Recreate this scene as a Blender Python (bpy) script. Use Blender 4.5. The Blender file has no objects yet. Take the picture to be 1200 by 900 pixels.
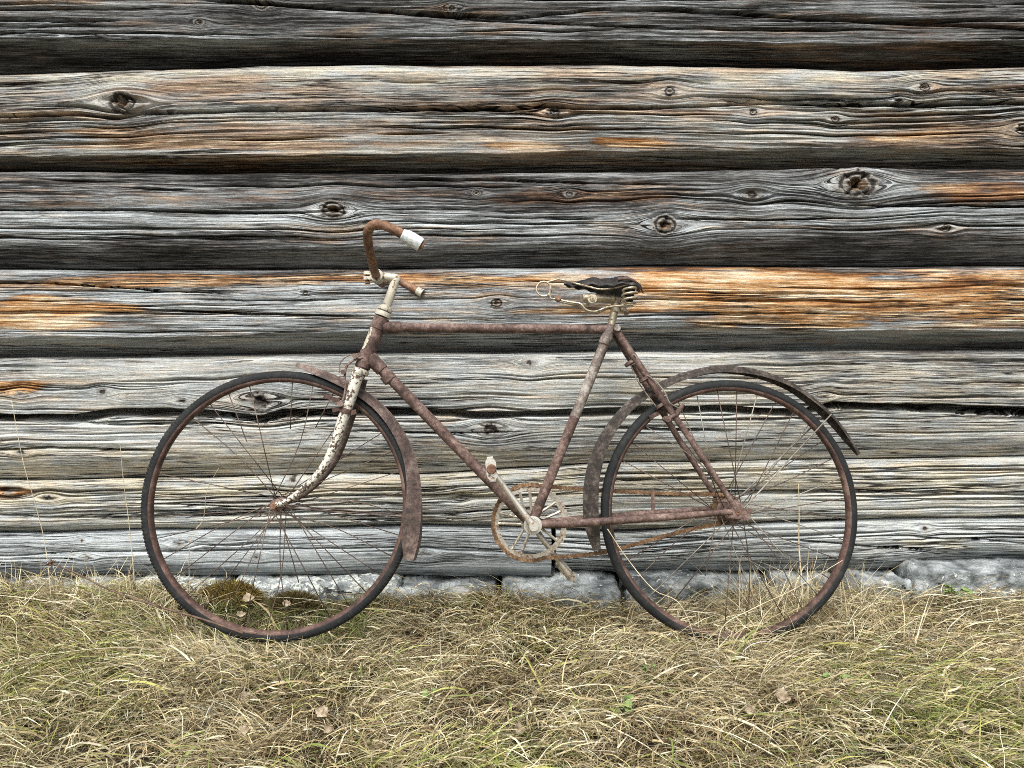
import bpy, math, random
import numpy as np
from mathutils import Matrix, Vector

# ---------------------------------------------------------------- camera, sky, sun, exposure
SC = bpy.context.scene
COL = SC.collection
CAM_H, CAM_Y, PITCH, FPX = 0.79, -2.31, math.radians(3.75), 900.0
cam_d = bpy.data.cameras.new('camera')
cam_d.sensor_width = 36.0
cam_d.lens = 27.0
cam_d.clip_start = 0.02
cam_d.clip_end = 500.0
cam = bpy.data.objects.new('camera', cam_d)
cam.location = (0, CAM_Y, CAM_H)
cam.rotation_euler = (math.pi / 2 - PITCH, 0, 0)
COL.objects.link(cam)
SC.camera = cam

SUN_EL, SUN_AZ = math.radians(60), math.radians(195)     # azimuth clockwise from +Y (behind the camera, a little left)
world = bpy.data.worlds.new('World')
SC.world = world
world.use_nodes = True
wn = world.node_tree
bg = wn.nodes['Background']
sky = wn.nodes.new('ShaderNodeTexSky')
sky.sky_type = 'NISHITA'
sky.sun_disc = False
sky.sun_elevation = SUN_EL
sky.sun_rotation = SUN_AZ
sky.dust_density = 4.0
sky.ozone_density = 0.6
sky.air_density = 1.4
hs = wn.nodes.new('ShaderNodeHueSaturation')
hs.inputs['Saturation'].default_value = 0.45            # overcast: the blue washed out
wn.links.new(sky.outputs[0], hs.inputs['Color'])
wn.links.new(hs.outputs[0], bg.inputs[0])
bg.inputs[1].default_value = 0.055
sun_d = bpy.data.lights.new('sun', 'SUN')
sun_d.energy = 1.5
sun_d.angle = math.radians(40)
sun_d.color = (1.0, 0.98, 0.95)
sun = bpy.data.objects.new('sun', sun_d)
sdir = Vector((math.sin(SUN_AZ) * math.cos(SUN_EL), math.cos(SUN_AZ) * math.cos(SUN_EL), math.sin(SUN_EL)))
sun.rotation_euler = sdir.to_track_quat('Z', 'Y').to_euler()
sun.location = (0, -3, 6)
COL.objects.link(sun)
vs = SC.view_settings
vs.view_transform = 'Standard'
vs.look = 'None'
vs.exposure = 1.85
vs.gamma = 1.0
vs.use_curve_mapping = False
SC.render.engine = 'CYCLES'
SC.cycles.filter_width = 0.95
SC.cycles.use_denoising = False
SC.cycles.max_bounces = 6
SC.cycles.diffuse_bounces = 3

# ---------------------------------------------------------------- pixel -> place
C0 = np.array([0, CAM_Y, CAM_H])
FW = np.array([0, math.cos(PITCH), -math.sin(PITCH)])
UP = np.array([0, math.sin(PITCH), math.cos(PITCH)])
RT = np.array([1.0, 0, 0])


def ray(px, py):
    return FW + RT * (px - 600) / FPX + UP * (450 - py) / FPX


def wall_pt(px, py, y=0.0):
    d = ray(px, py)
    t = (y - C0[1]) / d[1]
    p = C0 + d * t
    return p[0], p[2]


def ground_pt(px, py, z=0.0):
    d = ray(px, py)
    t = (z - C0[2]) / d[2]
    p = C0 + d * t
    return p[0], p[1]


LEAN, YAW, BIKE_Y = math.radians(8.8), math.radians(3.0), -0.385
Uax = np.array([math.cos(YAW), math.sin(YAW), 0])
Nax = np.array([math.sin(YAW), -math.cos(YAW), 0])
Vax = np.array([0, 0, 1.0]) * math.cos(LEAN) - Nax * math.sin(LEAN)
Wax = Nax * math.cos(LEAN) + np.array([0, 0, 1.0]) * math.sin(LEAN)
B0 = np.array([0, BIKE_Y, 0.0])


def bk(px, py, w=0.0):
    """pixel on the plane at lateral offset w (towards the viewer) of the leaning bicycle -> local (x, y, z)"""
    d = ray(px, py)
    t = (w - (C0 - B0) @ Wax) / (d @ Wax)
    p = C0 + t * d - B0
    return np.array([p @ Uax, -w, p @ Vax])


# ---------------------------------------------------------------- numpy noise
_rs = np.random.RandomState(7)
_perm = _rs.permutation(512)
_perm = np.concatenate([_perm, _perm, _perm])
_gr = _rs.rand(512) * 2 * np.pi
_gx, _gy = np.cos(_gr), np.sin(_gr)


def perlin(x, y, seed=0):
    x = np.asarray(x, float) + seed * 17.31
    y = np.asarray(y, float) + seed * 9.77
    xi = np.floor(x).astype(int)
    yi = np.floor(y).astype(int)
    xf, yf = x - xi, y - yi
    u = xf * xf * xf * (xf * (xf * 6 - 15) + 10)
    v = yf * yf * yf * (yf * (yf * 6 - 15) + 10)

    def g(i, j):
        h = _perm[(_perm[(xi + i) & 511] + yi + j) & 511]
        return _gx[h] * (xf - i) + _gy[h] * (yf - j)
    a = g(0, 0) * (1 - u) + g(1, 0) * u
    b = g(0, 1) * (1 - u) + g(1, 1) * u
    return (a * (1 - v) + b * v) * 1.5


def fbm(x, y, seed=0, octv=4, gain=0.55):
    s, a, t = 0, 1.0, 0
    for o in range(octv):
        s = s + a * perlin(x * 2 ** o, y * 2 ** o, seed + o * 3)
        t += a
        a *= gain
    return s / t


def sstep(a, b, x):
    t = np.clip((x - a) / (b - a), 0, 1)
    return t * t * (3 - 2 * t)


# ---------------------------------------------------------------- material helpers
class NT:
    def __init__(self, name):
        self.m = bpy.data.materials.new(name)
        self.m.use_nodes = True
        self.t = self.m.node_tree
        self.n = self.t.nodes
        self.bsdf = self.n['Principled BSDF']
        self.out = self.n['Material Output']

    def L(self, a, b):
        self.t.links.new(a, b)

    def val(self, sock, v):
        if hasattr(v, 'is_linked') or isinstance(v, bpy.types.NodeSocket):
            self.L(v, sock)
        else:
            sock.default_value = v

    def attr(self, name):
        a = self.n.new('ShaderNodeAttribute')
        a.attribute_name = name
        return a

    def obj(self):
        return self.n.new('ShaderNodeTexCoord').outputs['Object']

    def mapping(self, vec, scale, loc=(0, 0, 0)):
        m = self.n.new('ShaderNodeMapping')
        self.L(vec, m.inputs['Vector'])
        m.inputs['Scale'].default_value = scale
        m.inputs['Location'].default_value = loc
        return m.outputs[0]

    def noise(self, vec, scale=1.0, detail=4.0, rough=0.55, dist=0.0):
        t = self.n.new('ShaderNodeTexNoise')
        if vec is not None:
            self.L(vec, t.inputs['Vector'])
        t.inputs['Scale'].default_value = scale
        t.inputs['Detail'].default_value = detail
        t.inputs['Roughness'].default_value = rough
        t.inputs['Distortion'].default_value = dist
        return t.outputs['Fac']

    def voronoi(self, vec, scale):
        t = self.n.new('ShaderNodeTexVoronoi')
        self.L(vec, t.inputs['Vector'])
        t.inputs['Scale'].default_value = scale
        return t.outputs['Distance']

    def math(self, op, a, b=0.0, c=0.0, clamp=False):
        m = self.n.new('ShaderNodeMath')
        m.operation = op
        m.use_clamp = clamp
        self.val(m.inputs[0], a)
        self.val(m.inputs[1], b)
        if op in ('MULTIPLY_ADD', 'SMOOTH_MIN'):
            self.val(m.inputs[2], c)
        return m.outputs[0]

    def maprange(self, v, a, b, c=0.0, d=1.0, smooth=True):
        m = self.n.new('ShaderNodeMapRange')
        m.interpolation_type = 'SMOOTHSTEP' if smooth else 'LINEAR'
        self.val(m.inputs[0], v)
        for i, q in enumerate((a, b, c, d)):
            m.inputs[i + 1].default_value = q
        return m.outputs[0]

    def ramp(self, v, stops):
        r = self.n.new('ShaderNodeValToRGB')
        self.val(r.inputs[0], v)
        e = r.color_ramp.elements
        while len(e) < len(stops):
            e.new(0.5)
        for q, (p, c) in zip(e, stops):
            q.position = p
            q.color = (*c, 1)
        return r.outputs[0]

    def mix(self, f, a, b, mode='MIX'):
        m = self.n.new('ShaderNodeMix')
        m.data_type = 'RGBA'
        m.blend_type = mode
        self.val(m.inputs[0], f)
        for s, v in ((m.inputs[6], a), (m.inputs[7], b)):
            if isinstance(v, tuple):
                s.default_value = (*v, 1)
            else:
                self.L(v, s)
        return m.outputs[2]

    def bump(self, h, dist=0.002, strength=1.0):
        b = self.n.new('ShaderNodeBump')
        b.inputs['Distance'].default_value = dist
        b.inputs['Strength'].default_value = strength
        self.L(h, b.inputs['Height'])
        self.L(b.outputs[0], self.bsdf.inputs['Normal'])

    def done(self, color, rough=0.8, metal=0.0, spec=0.3):
        self.val(self.bsdf.inputs['Base Color'], (*color, 1) if isinstance(color, tuple) else color)
        self.val(self.bsdf.inputs['Roughness'], rough)
        self.val(self.bsdf.inputs['Metallic'], metal)
        self.bsdf.inputs['Specular IOR Level'].default_value = spec
        return self.m


def mat_wood():
    k = NT('weathered_wood')
    g = k.attr('grain').outputs['Vector']
    pig = k.attr('pig')
    sep = k.n.new('ShaderNodeSeparateColor')
    k.L(pig.outputs['Color'], sep.inputs[0])
    stain, bleach, warm = sep.outputs[0], sep.outputs[1], sep.outputs[2]  # bleach also carries the shade painted on log D's top
    knot = pig.outputs['Alpha']
    m1 = k.noise(k.mapping(g, (1.5, 46, 1)), 1, 6, 0.70, 0.15)
    m2 = k.noise(k.mapping(g, (4.5, 150, 1), (3, 7, 0)), 1, 5, 0.72, 0.1)
    m3 = k.noise(k.mapping(g, (1.6, 88, 1), (11, 2, 0)), 1, 4, 0.62, 0.15)
    m4 = k.noise(k.mapping(g, (7, 20, 1), (1, 9, 0)), 1, 7, 0.72)
    m5 = k.noise(k.mapping(g, (13, 330, 1)), 1, 4, 0.78)
    m6 = k.noise(k.mapping(g, (4.5, 34, 1), (21, 4, 0)), 1, 6, 0.70, 0.3)
    m7 = k.noise(k.mapping(g, (3.4, 165, 1), (31, 14, 0)), 1, 3, 0.6, 0.1)
    v = k.math('ADD', k.math('MULTIPLY', m1, 0.17), k.math('MULTIPLY', m2, 0.36))
    v = k.math('ADD', v, k.math('MULTIPLY', m4, 0.16))
    v = k.math('ADD', v, k.math('MULTIPLY', m5, 0.36))
    v = k.math('ADD', v, k.math('MULTIPLY_ADD', bleach, 0.25, -0.137))
    b2 = k.math('MULTIPLY', k.math('MULTIPLY', bleach, bleach), 0.52)
    v = k.math('ADD', k.math('MULTIPLY', v, k.math('SUBTRACT', 1.0, b2)), k.math('MULTIPLY', b2, 0.625))
    grey = k.ramp(v, [(0.41, (0.009, 0.009, 0.009)), (0.47, (0.052, 0.051, 0.049)), (0.53, (0.155, 0.159, 0.158)),
                      (0.60, (0.345, 0.378, 0.392)), (0.69, (0.60, 0.65, 0.665))])
    vb = k.math('ADD', v, k.math('MULTIPLY_ADD', m6, 0.62, -0.31))
    umber = k.ramp(vb, [(0.41, (0.010, 0.007, 0.006)), (0.48, (0.050, 0.030, 0.021)), (0.55, (0.135, 0.082, 0.053)),
                        (0.62, (0.30, 0.21, 0.145)), (0.71, (0.56, 0.46, 0.34))])
    orange = k.ramp(vb, [(0.40, (0.018, 0.008, 0.005)), (0.465, (0.105, 0.043, 0.017)), (0.53, (0.275, 0.118, 0.040)),
                         (0.60, (0.47, 0.265, 0.112)), (0.69, (0.72, 0.60, 0.43))])
    brown = k.mix(k.maprange(stain, 0.5, 0.8), umber, orange)
    tan = k.mix(1.0, grey, (1.05, 0.88, 0.64), 'MULTIPLY')
    c = k.mix(k.math('MULTIPLY', warm, k.maprange(m4, 0.3, 0.6)), grey, tan)
    sf = k.math('ADD', k.math('MULTIPLY', stain, 1.3), k.math('MULTIPLY_ADD', m1, 1.2, -0.70))
    sf = k.math('ADD', sf, k.math('MULTIPLY_ADD', m6, 1.6, -0.82))
    sf = k.math('MULTIPLY', sf, k.maprange(stain, 0.02, 0.2))
    c = k.mix(k.maprange(sf, 0.08, 0.70), c, brown)
    # thin drying cracks at two spacings
    hair = k.math('ABSOLUTE', k.math('SUBTRACT', m3, 0.5))
    hair = k.maprange(hair, 0.006, 0.030)
    hmask = k.maprange(k.noise(k.mapping(g, (1.3, 9, 1), (5, 5, 0)), 1, 3), 0.46, 0.58)
    hair = k.math('MAXIMUM', hair, hmask)
    hair2 = k.maprange(k.math('ABSOLUTE', k.math('SUBTRACT', m7, 0.5)), 0.0, 0.035)
    hmask2 = k.maprange(k.noise(k.mapping(g, (3.0, 24, 1), (8, 3, 0)), 1, 4, 0.65), 0.42, 0.60)
    hair2 = k.math('MAXIMUM', hair2, k.math('ADD', hmask2, k.math('MULTIPLY', b2, 1.6), clamp=True))
    hair = k.math('MULTIPLY', hair, hair2)
    c = k.mix(hair, (0.010, 0.009, 0.008), c)
    # knots: uneven rings round a cracked heart
    kn = k.noise(k.mapping(g, (55, 70, 1)), 1, 5, 0.7, 0.5)
    kr = k.math('SINE', k.math('MULTIPLY', k.math('ADD', knot, k.math('MULTIPLY', kn, 0.55)), 17.0))
    kc = k.mix(k.maprange(kr, -0.9, 0.9), (0.040, 0.035, 0.030), (0.26, 0.245, 0.22))
    kc = k.mix(k.maprange(knot, 0.45, 0.8), kc, k.mix(k.maprange(kn, 0.42, 0.58), (0.016, 0.010, 0.007), (0.21, 0.14, 0.085)))
    c = k.mix(k.maprange(k.math('ADD', knot, k.math('MULTIPLY_ADD', kn, 0.4, -0.2)), 0.02, 0.30), c, kc)
    h = k.math('ADD', k.math('MULTIPLY', m2, 0.7), k.math('MULTIPLY', m1, 0.35))
    h = k.math('ADD', h, k.math('MULTIPLY', hair, 0.5))
    h = k.math('ADD', h, k.math('MULTIPLY', m5, 0.55))
    k.bump(h, 0.0065, 1.0)
    return k.done(c, 0.88, 0, 0.25)


def mat_rust(name, c1, c2, c3, paint=None, paint_amt=0.5, scale=90, rough=0.72, metal=0.15):
    """mottled rust in three tones; paint = leftover paint colour, kept where the noise is high"""
    k = NT(name)
    o = k.obj()
    n1 = k.noise(o, scale, 6, 0.65)
    n2 = k.noise(o, scale * 0.22, 5, 0.6)
    n3 = k.noise(o, scale * 4.0, 3, 0.6)
    v = k.math('ADD', k.math('MULTIPLY', n1, 0.45), k.math('ADD', k.math('MULTIPLY', n2, 0.48), k.math('MULTIPLY', n3, 0.15)))
    c = k.ramp(v, [(0.42, c1), (0.545, c2), (0.66, c3)])
    h = v
    if paint:
        pm = k.math('ADD', k.math('MULTIPLY', n1, 0.82), k.math('MULTIPLY', n2, 0.30))
        pm = k.maprange(pm, 0.62 - 0.16 * paint_amt, 0.65 - 0.16 * paint_amt)
        dirt = k.mix(k.maprange(n3, 0.3, 0.7), paint, tuple(q * 0.72 for q in paint))
        c = k.mix(pm, c, dirt)
        h = k.math('ADD', v, k.math('MULTIPLY', pm, 0.25))
    k.bump(h, 0.0012, 0.9)
    return k.done(c, rough, metal, 0.35)


def mat_metal(name, col, rough=0.42, dirt=(0.10, 0.075, 0.05), amt=0.45):
    k = NT(name)
    o = k.obj()
    n = k.noise(o, 130, 6, 0.65)
    n2 = k.noise(o, 35, 4, 0.6)
    f = k.maprange(k.math('ADD', k.math('MULTIPLY', n, 0.6), k.math('MULTIPLY', n2, 0.5)), 0.5 + 0.1 * (1 - amt), 0.68)
    c = k.mix(f, col, dirt)
    k.bump(n, 0.0006, 0.8)
    return k.done(c, k.maprange(f, 0, 1, rough, 0.85), k.maprange(f, 0, 1, 0.75, 0.05), 0.5)


def mat_plain(name, col, col2, scale, rough=0.8, bump=0.001, spec=0.3, detail=5):
    k = NT(name)
    n = k.noise(k.obj(), scale, detail, 0.6)
    c = k.ramp(n, [(0.36, col), (0.64, col2)])
    k.bump(n, bump, 0.9)
    return k.done(c, rough, 0, spec)


def mat_stone(name='lichen_stone', sh=0.0):
    k = NT(name)
    o = k.obj()
    n = k.noise(o, 14, 7, 0.62)
    n2 = k.noise(o, 70, 5, 0.6)
    c = k.ramp(n, [(0.36, (0.040, 0.046, 0.046)), (0.5, (0.17, 0.188, 0.19)), (0.63, (0.36, 0.385, 0.385))])
    li = k.maprange(k.math('ADD', k.math('MULTIPLY', k.noise(o, 22, 6, 0.7, 0.6), 0.7), k.math('MULTIPLY', n2, 0.3)), 0.55 - sh, 0.60 - sh)
    c = k.mix(li, c, k.mix(k.maprange(n2, 0.3, 0.7), (0.33, 0.355, 0.33), (0.56, 0.585, 0.54)))
    mo = k.maprange(k.noise(k.mapping(o, (1, 1, 1), (4, 4, 4)), 9, 6, 0.7), 0.60, 0.68)
    c = k.mix(mo, c, (0.055, 0.065, 0.022))
    k.bump(k.math('ADD', k.math('MULTIPLY', n, 0.6), k.math('ADD', k.math('MULTIPLY', n2, 0.5), k.math('MULTIPLY', li, 0.12))), 0.014, 1.0)
    return k.done(c, 0.9, 0, 0.25)


def mat_blade(name='grass_blades'):
    k = NT(name)
    a = k.attr('tone').outputs['Color']
    n = k.noise(k.obj(), 160, 2, 0.5)
    c = k.mix(k.maprange(n, 0.35, 0.65, 0.0, 0.35), a, (0.12, 0.085, 0.045))
    k.done(c, 0.62, 0, 0.3)
    tr = k.n.new('ShaderNodeBsdfTranslucent')
    k.L(c, tr.inputs['Color'])
    mx = k.n.new('ShaderNodeMixShader')
    mx.inputs[0].default_value = 0.22
    k.L(k.bsdf.outputs[0], mx.inputs[1])
    k.L(tr.outputs[0], mx.inputs[2])
    k.L(mx.outputs[0], k.out.inputs['Surface'])
    return k.m


M = {}
M['wood'] = mat_wood()
M['frame'] = mat_rust('rusty_frame_paint', (0.034, 0.022, 0.018), (0.108, 0.067, 0.054), (0.235, 0.170, 0.145), scale=95)
M['frame2'] = mat_rust('worn_grey_brown_tube', (0.060, 0.050, 0.044), (0.16, 0.13, 0.11), (0.36, 0.335, 0.295), scale=60)
M['fork'] = mat_rust('chipped_white_paint', (0.035, 0.026, 0.022), (0.10, 0.062, 0.042), (0.2, 0.13, 0.09), (0.60, 0.57, 0.49), 0.66, 130, 0.6, 0.0)
M['stem'] = mat_rust('cream_paint', (0.10, 0.06, 0.035), (0.2, 0.13, 0.08), (0.3, 0.2, 0.13), (0.54, 0.50, 0.40), 0.85, 110, 0.5, 0.05)
M['bar'] = mat_rust('orange_rust', (0.075, 0.036, 0.020), (0.18, 0.096, 0.058), (0.33, 0.21, 0.135), scale=110)
M['rim'] = mat_rust('rim_rust', (0.032, 0.019, 0.015), (0.088, 0.050, 0.039), (0.175, 0.115, 0.092), scale=45)
M['guard'] = mat_rust('mudguard_rust', (0.030, 0.023, 0.020), (0.090, 0.062, 0.052), (0.20, 0.155, 0.13), scale=80)
M['guard_grey'] = mat_rust('grey_mudguard_paint', (0.010, 0.008, 0.007), (0.032, 0.025, 0.020), (0.115, 0.095, 0.078), scale=110)
M['chain'] = mat_rust('chain_rust', (0.045, 0.026, 0.015), (0.14, 0.078, 0.038), (0.28, 0.18, 0.10), scale=160)
M['ring'] = mat_metal('dull_nickel', (0.52, 0.48, 0.40), 0.45, (0.13, 0.075, 0.04), 1.0)
M['crank'] = mat_metal('worn_chrome', (0.66, 0.63, 0.56), 0.30, (0.20, 0.14, 0.09), 0.3)
M['spoke'] = mat_rust('spoke_rust', (0.035, 0.024, 0.019), (0.080, 0.055, 0.043), (0.18, 0.14, 0.11), scale=40)
M['spoke_pale'] = mat_rust('galvanised_spoke', (0.09, 0.078, 0.064), (0.19, 0.17, 0.14), (0.34, 0.32, 0.27), scale=40)
M['tyre'] = mat_rust('perished_dusty_rubber', (0.004, 0.005, 0.0055), (0.0075, 0.0087, 0.0092), (0.022, 0.022, 0.021), scale=55, rough=0.8, metal=0.0)
M['leather'] = mat_plain('cracked_black_leather', (0.006, 0.005, 0.005), (0.024, 0.020, 0.018), 60, 0.55, 0.002, 0.4)
M['leather_red'] = mat_plain('worn_red_brown_leather', (0.05, 0.034, 0.028), (0.14, 0.095, 0.08), 60, 0.8, 0.002, 0.2)
M['grip'] = mat_plain('chalky_grip_tape', (0.36, 0.39, 0.39), (0.72, 0.75, 0.74), 130, 0.85, 0.002, 0.2)
M['saddle_metal'] = mat_metal('tarnished_spring_steel', (0.46, 0.40, 0.29), 0.45, (0.12, 0.08, 0.045), 0.6)
M['stone'] = mat_stone('lichen_stone', -0.01)
M['stone_pale'] = mat_stone('pale_crusted_stone', 0.075)
M['blade'] = mat_blade()
M['earth'] = mat_plain('dark_soil', (0.022, 0.017, 0.011), (0.075, 0.058, 0.036), 30, 0.95, 0.02, 0.1)
M['lining'] = mat_plain('dark_moss_packing', (0.012, 0.010, 0.007), (0.035, 0.028, 0.02), 60, 0.95, 0.01, 0.1)
M['moss'] = mat_blade('moss_tufts')
M['dryleaf'] = mat_plain('dry_fallen_leaf', (0.17, 0.12, 0.075), (0.45, 0.385, 0.28), 45, 0.8, 0.002, 0.2)
M['greenleaf'] = mat_plain('green_leaf', (0.10, 0.16, 0.045), (0.22, 0.30, 0.10), 50, 0.7, 0.002, 0.3)
M['stalk'] = mat_plain('bleached_stalk', (0.42, 0.35, 0.22), (0.66, 0.58, 0.42), 50, 0.75, 0.0005, 0.3)
M['darkstalk'] = mat_plain('dark_dead_stem', (0.060, 0.038, 0.028), (0.15, 0.10, 0.07), 60, 0.8, 0.0008, 0.3)


# ---------------------------------------------------------------- mesh helpers
def mesh_obj(name, V, F, mat, parent=None, smooth=True):
    me = bpy.data.meshes.new(name)
    if isinstance(F, np.ndarray):
        nf, k = F.shape
        me.vertices.add(len(V))
        me.vertices.foreach_set('co', np.ascontiguousarray(V, dtype=np.float32).ravel())
        me.loops.add(nf * k)
        me.loops.foreach_set('vertex_index', np.ascontiguousarray(F, dtype=np.int32).ravel())
        me.polygons.add(nf)
        me.polygons.foreach_set('loop_start', np.arange(0, nf * k, k, dtype=np.int32))
        me.polygons.foreach_set('loop_total', np.full(nf, k, dtype=np.int32))
        me.update(calc_edges=True)
    else:
        me.from_pydata([tuple(map(float, v)) for v in V], [], [tuple(int(i) for i in f) for f in F])
        me.update()
    if smooth:
        me.polygons.foreach_set('use_smooth', np.ones(len(me.polygons), dtype=bool))
    me.materials.append(mat)
    o = bpy.data.objects.new(name, me)
    COL.objects.link(o)
    if parent:
        o.parent = parent
    return o


def tag(o, label, cat, group=None, kind=None):
    if label:
        o['label'] = label
    if cat:
        o['category'] = cat
    if group:
        o['group'] = group
    if kind:
        o['kind'] = kind
    return o


def empty(name, parent=None, loc=(0, 0, 0)):
    o = bpy.data.objects.new(name, None)
    o.empty_display_size = 0.05
    o.location = loc
    COL.objects.link(o)
    if parent:
        o.parent = parent
    return o


def smooth_path(pts, n=6):
    """Catmull-Rom through the points"""
    P = [np.array(p, float) for p in pts]
    if len(P) < 3:
        return P
    P = [2 * P[0] - P[1]] + P + [2 * P[-1] - P[-2]]
    out = []
    for i in range(1, len(P) - 2):
        for j in range(n):
            t = j / n
            a, b, c, d = P[i - 1], P[i], P[i + 1], P[i + 2]
            out.append(0.5 * ((2 * b) + (c - a) * t + (2 * a - 5 * b + 4 * c - d) * t * t + (3 * b - a - 3 * c + d) * t ** 3))
    out.append(P[-2])
    return out


class MB:
    def __init__(self):
        self.V, self.F, self.n = [], [], 0

    def add(self, V, F):
        self.V.extend(V)
        self.F.extend([tuple(i + self.n for i in f) for f in F])
        self.n += len(V)
        return self

    def tube(self, pts, r, seg=12, cap=True, flat=None):
        pts = [np.array(p, float) for p in pts]
        n = len(pts)
        rr = [r] * n if np.isscalar(r) else list(np.interp(np.linspace(0, 1, n), np.linspace(0, 1, len(r)), r))
        T = []
        for i in range(n):
            d = pts[min(i + 1, n - 1)] - pts[max(i - 1, 0)]
            T.append(d / (np.linalg.norm(d) + 1e-12))
        a = np.array([0, 1.0, 0]) if abs(T[0][1]) < 0.9 else np.array([1.0, 0, 0])
        N = a - T[0] * (a @ T[0])
        N /= np.linalg.norm(N)
        V, F = [], []
        for i in range(n):
            N = N - T[i] * (N @ T[i])
            N /= np.linalg.norm(N)
            Bn = np.cross(T[i], N)
            for k in range(seg):
                q = 2 * math.pi * k / seg
                fl = flat if flat else 1.0
                V.append(pts[i] + rr[i] * (math.cos(q) * N * fl + math.sin(q) * Bn))
        for i in range(n - 1):
            for k in range(seg):
                F.append((i * seg + k, i * seg + (k + 1) % seg, (i + 1) * seg + (k + 1) % seg, (i + 1) * seg + k))
        if cap:
            F.append(tuple(range(seg - 1, -1, -1)))
            F.append(tuple((n - 1) * seg + k for k in range(seg)))
        return self.add(V, F)

    def lathe(self, prof, c=(0, 0, 0), seg=64, axis='y', closed=True, warp=None):
        """prof: (radius, offset along axis) list revolved round the axis through c"""
        V, F = [], []
        m = len(prof)
        for s in range(seg):
            q = 2 * math.pi * s / seg
            for r, off in prof:
                dy = off + (warp(q) if warp else 0)
                V.append(np.array([c[0] + r * math.cos(q), c[1] + dy, c[2] + r * math.sin(q)]))
        for s in range(seg):
            t = (s + 1) % seg
            for j in range(m if closed else m - 1):
                jj = (j + 1) % m
                F.append((s * m + j, s * m + jj, t * m + jj, t * m + j))
        return self.add(V, F)

    def box(self, c, ax, ay, az):
        """centre and three half-extent vectors"""
        c, ax, ay, az = map(lambda q: np.array(q, float), (c, ax, ay, az))
        V = [c + sx * ax + sy * ay + sz * az for sx in (-1, 1) for sy in (-1, 1) for sz in (-1, 1)]
        return self.add(V, [(0, 1, 3, 2), (4, 6, 7, 5), (0, 4, 5, 1), (2, 3, 7, 6), (0, 2, 6, 4), (1, 5, 7, 3)])

    def build(self, name, mat, parent=None, smooth=True, auto=True):
        o = mesh_obj(name, self.V, self.F, mat, parent, smooth)
        if smooth and auto:
            o.data.set_sharp_from_angle(angle=math.radians(50))
        return o


# ---------------------------------------------------------------- ground
def ground_z(x, y):
    z = -0.045 + 0.018 * perlin(x * 1.3, y * 1.7, 3) + 0.012 * perlin(x * 3.1, y * 3.3, 5)
    z = z + 0.035 * np.exp(-((x + 0.78) / 0.28) ** 2 - ((y + 0.55) / 0.22) ** 2)      # tussock by the front wheel
    z = z + 0.03 * np.exp(-((x - 0.75) / 0.45) ** 2 - ((y + 0.72) / 0.16) ** 2)       # swell in front of the rear wheel
    z = z + 0.015 * np.exp(-((x + 1.25) / 0.35) ** 2 - ((y + 0.2) / 0.18) ** 2)
    z = z - 0.015 * np.exp(-((x - 1.35) / 0.3) ** 2 - ((y + 0.25) / 0.15) ** 2)
    z = z + 0.046 * sstep(-0.42, -0.12, y)
    z = z - 0.045 * np.exp(-((x - 0.42) / 0.24) ** 2 - ((y + 0.12) / 0.16) ** 2) - 0.02 * np.exp(-((x + 0.6) / 0.25) ** 2 - ((y + 0.15) / 0.16) ** 2)
    far = sstep(2.5, 6.0, np.sqrt(x * x + y * y))
    return z * (1 - far) - 0.06 * far


gx = np.concatenate([-np.geomspace(60, 2.6, 16), np.linspace(-2.5, 2.5, 101), np.geomspace(2.6, 60, 16)])
gy = np.concatenate([-np.geomspace(60, 2.6, 16), np.linspace(-2.5, 0.6, 63), np.geomspace(0.7, 60, 14)])
GX, GY = np.meshgrid(gx, gy)
GZ = ground_z(GX, GY) - 0.004
gv = np.stack([GX, GY, GZ], -1).reshape(-1, 3)
ii = np.arange((len(gy) - 1) * len(gx)).reshape(len(gy) - 1, len(gx))[:, :-1].ravel()
gf = np.stack([ii, ii + 1, ii + 1 + len(gx), ii + len(gx)], 1)
g = mesh_obj('ground', gv, gf, M['earth'])
g['kind'] = 'structure'

# ---------------------------------------------------------------- log wall
SEAM_Y = 0.065
X0, X1 = -2.7, 2.7
xs_main = np.concatenate([np.linspace(X0, -1.72, 46)[:-1], np.linspace(-1.72, 1.72, 470), np.linspace(1.72, X1, 46)[1:]])
xs_low = np.linspace(X0, X1, 260)


def line_z(pts, xs, y):
    q = [wall_pt(px, py, y) for px, py in pts]
    ax = np.array([a for a, b in q])
    az = np.array([b for a, b in q])
    # smooth interpolation with a little unevenness
    z = np.interp(xs, ax, az)
    kk = np.hanning(41)
    zz = np.convolve(np.pad(z, 20, mode='edge'), kk / kk.sum(), 'valid') if len(xs) > 100 else z
    return zz


wall = empty('log_wall', None, (0, 0.0, 0.0))
tag(wall, 'weathered grey log wall of hewn timbers with cracks and knots behind the bicycle', 'log wall')


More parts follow.
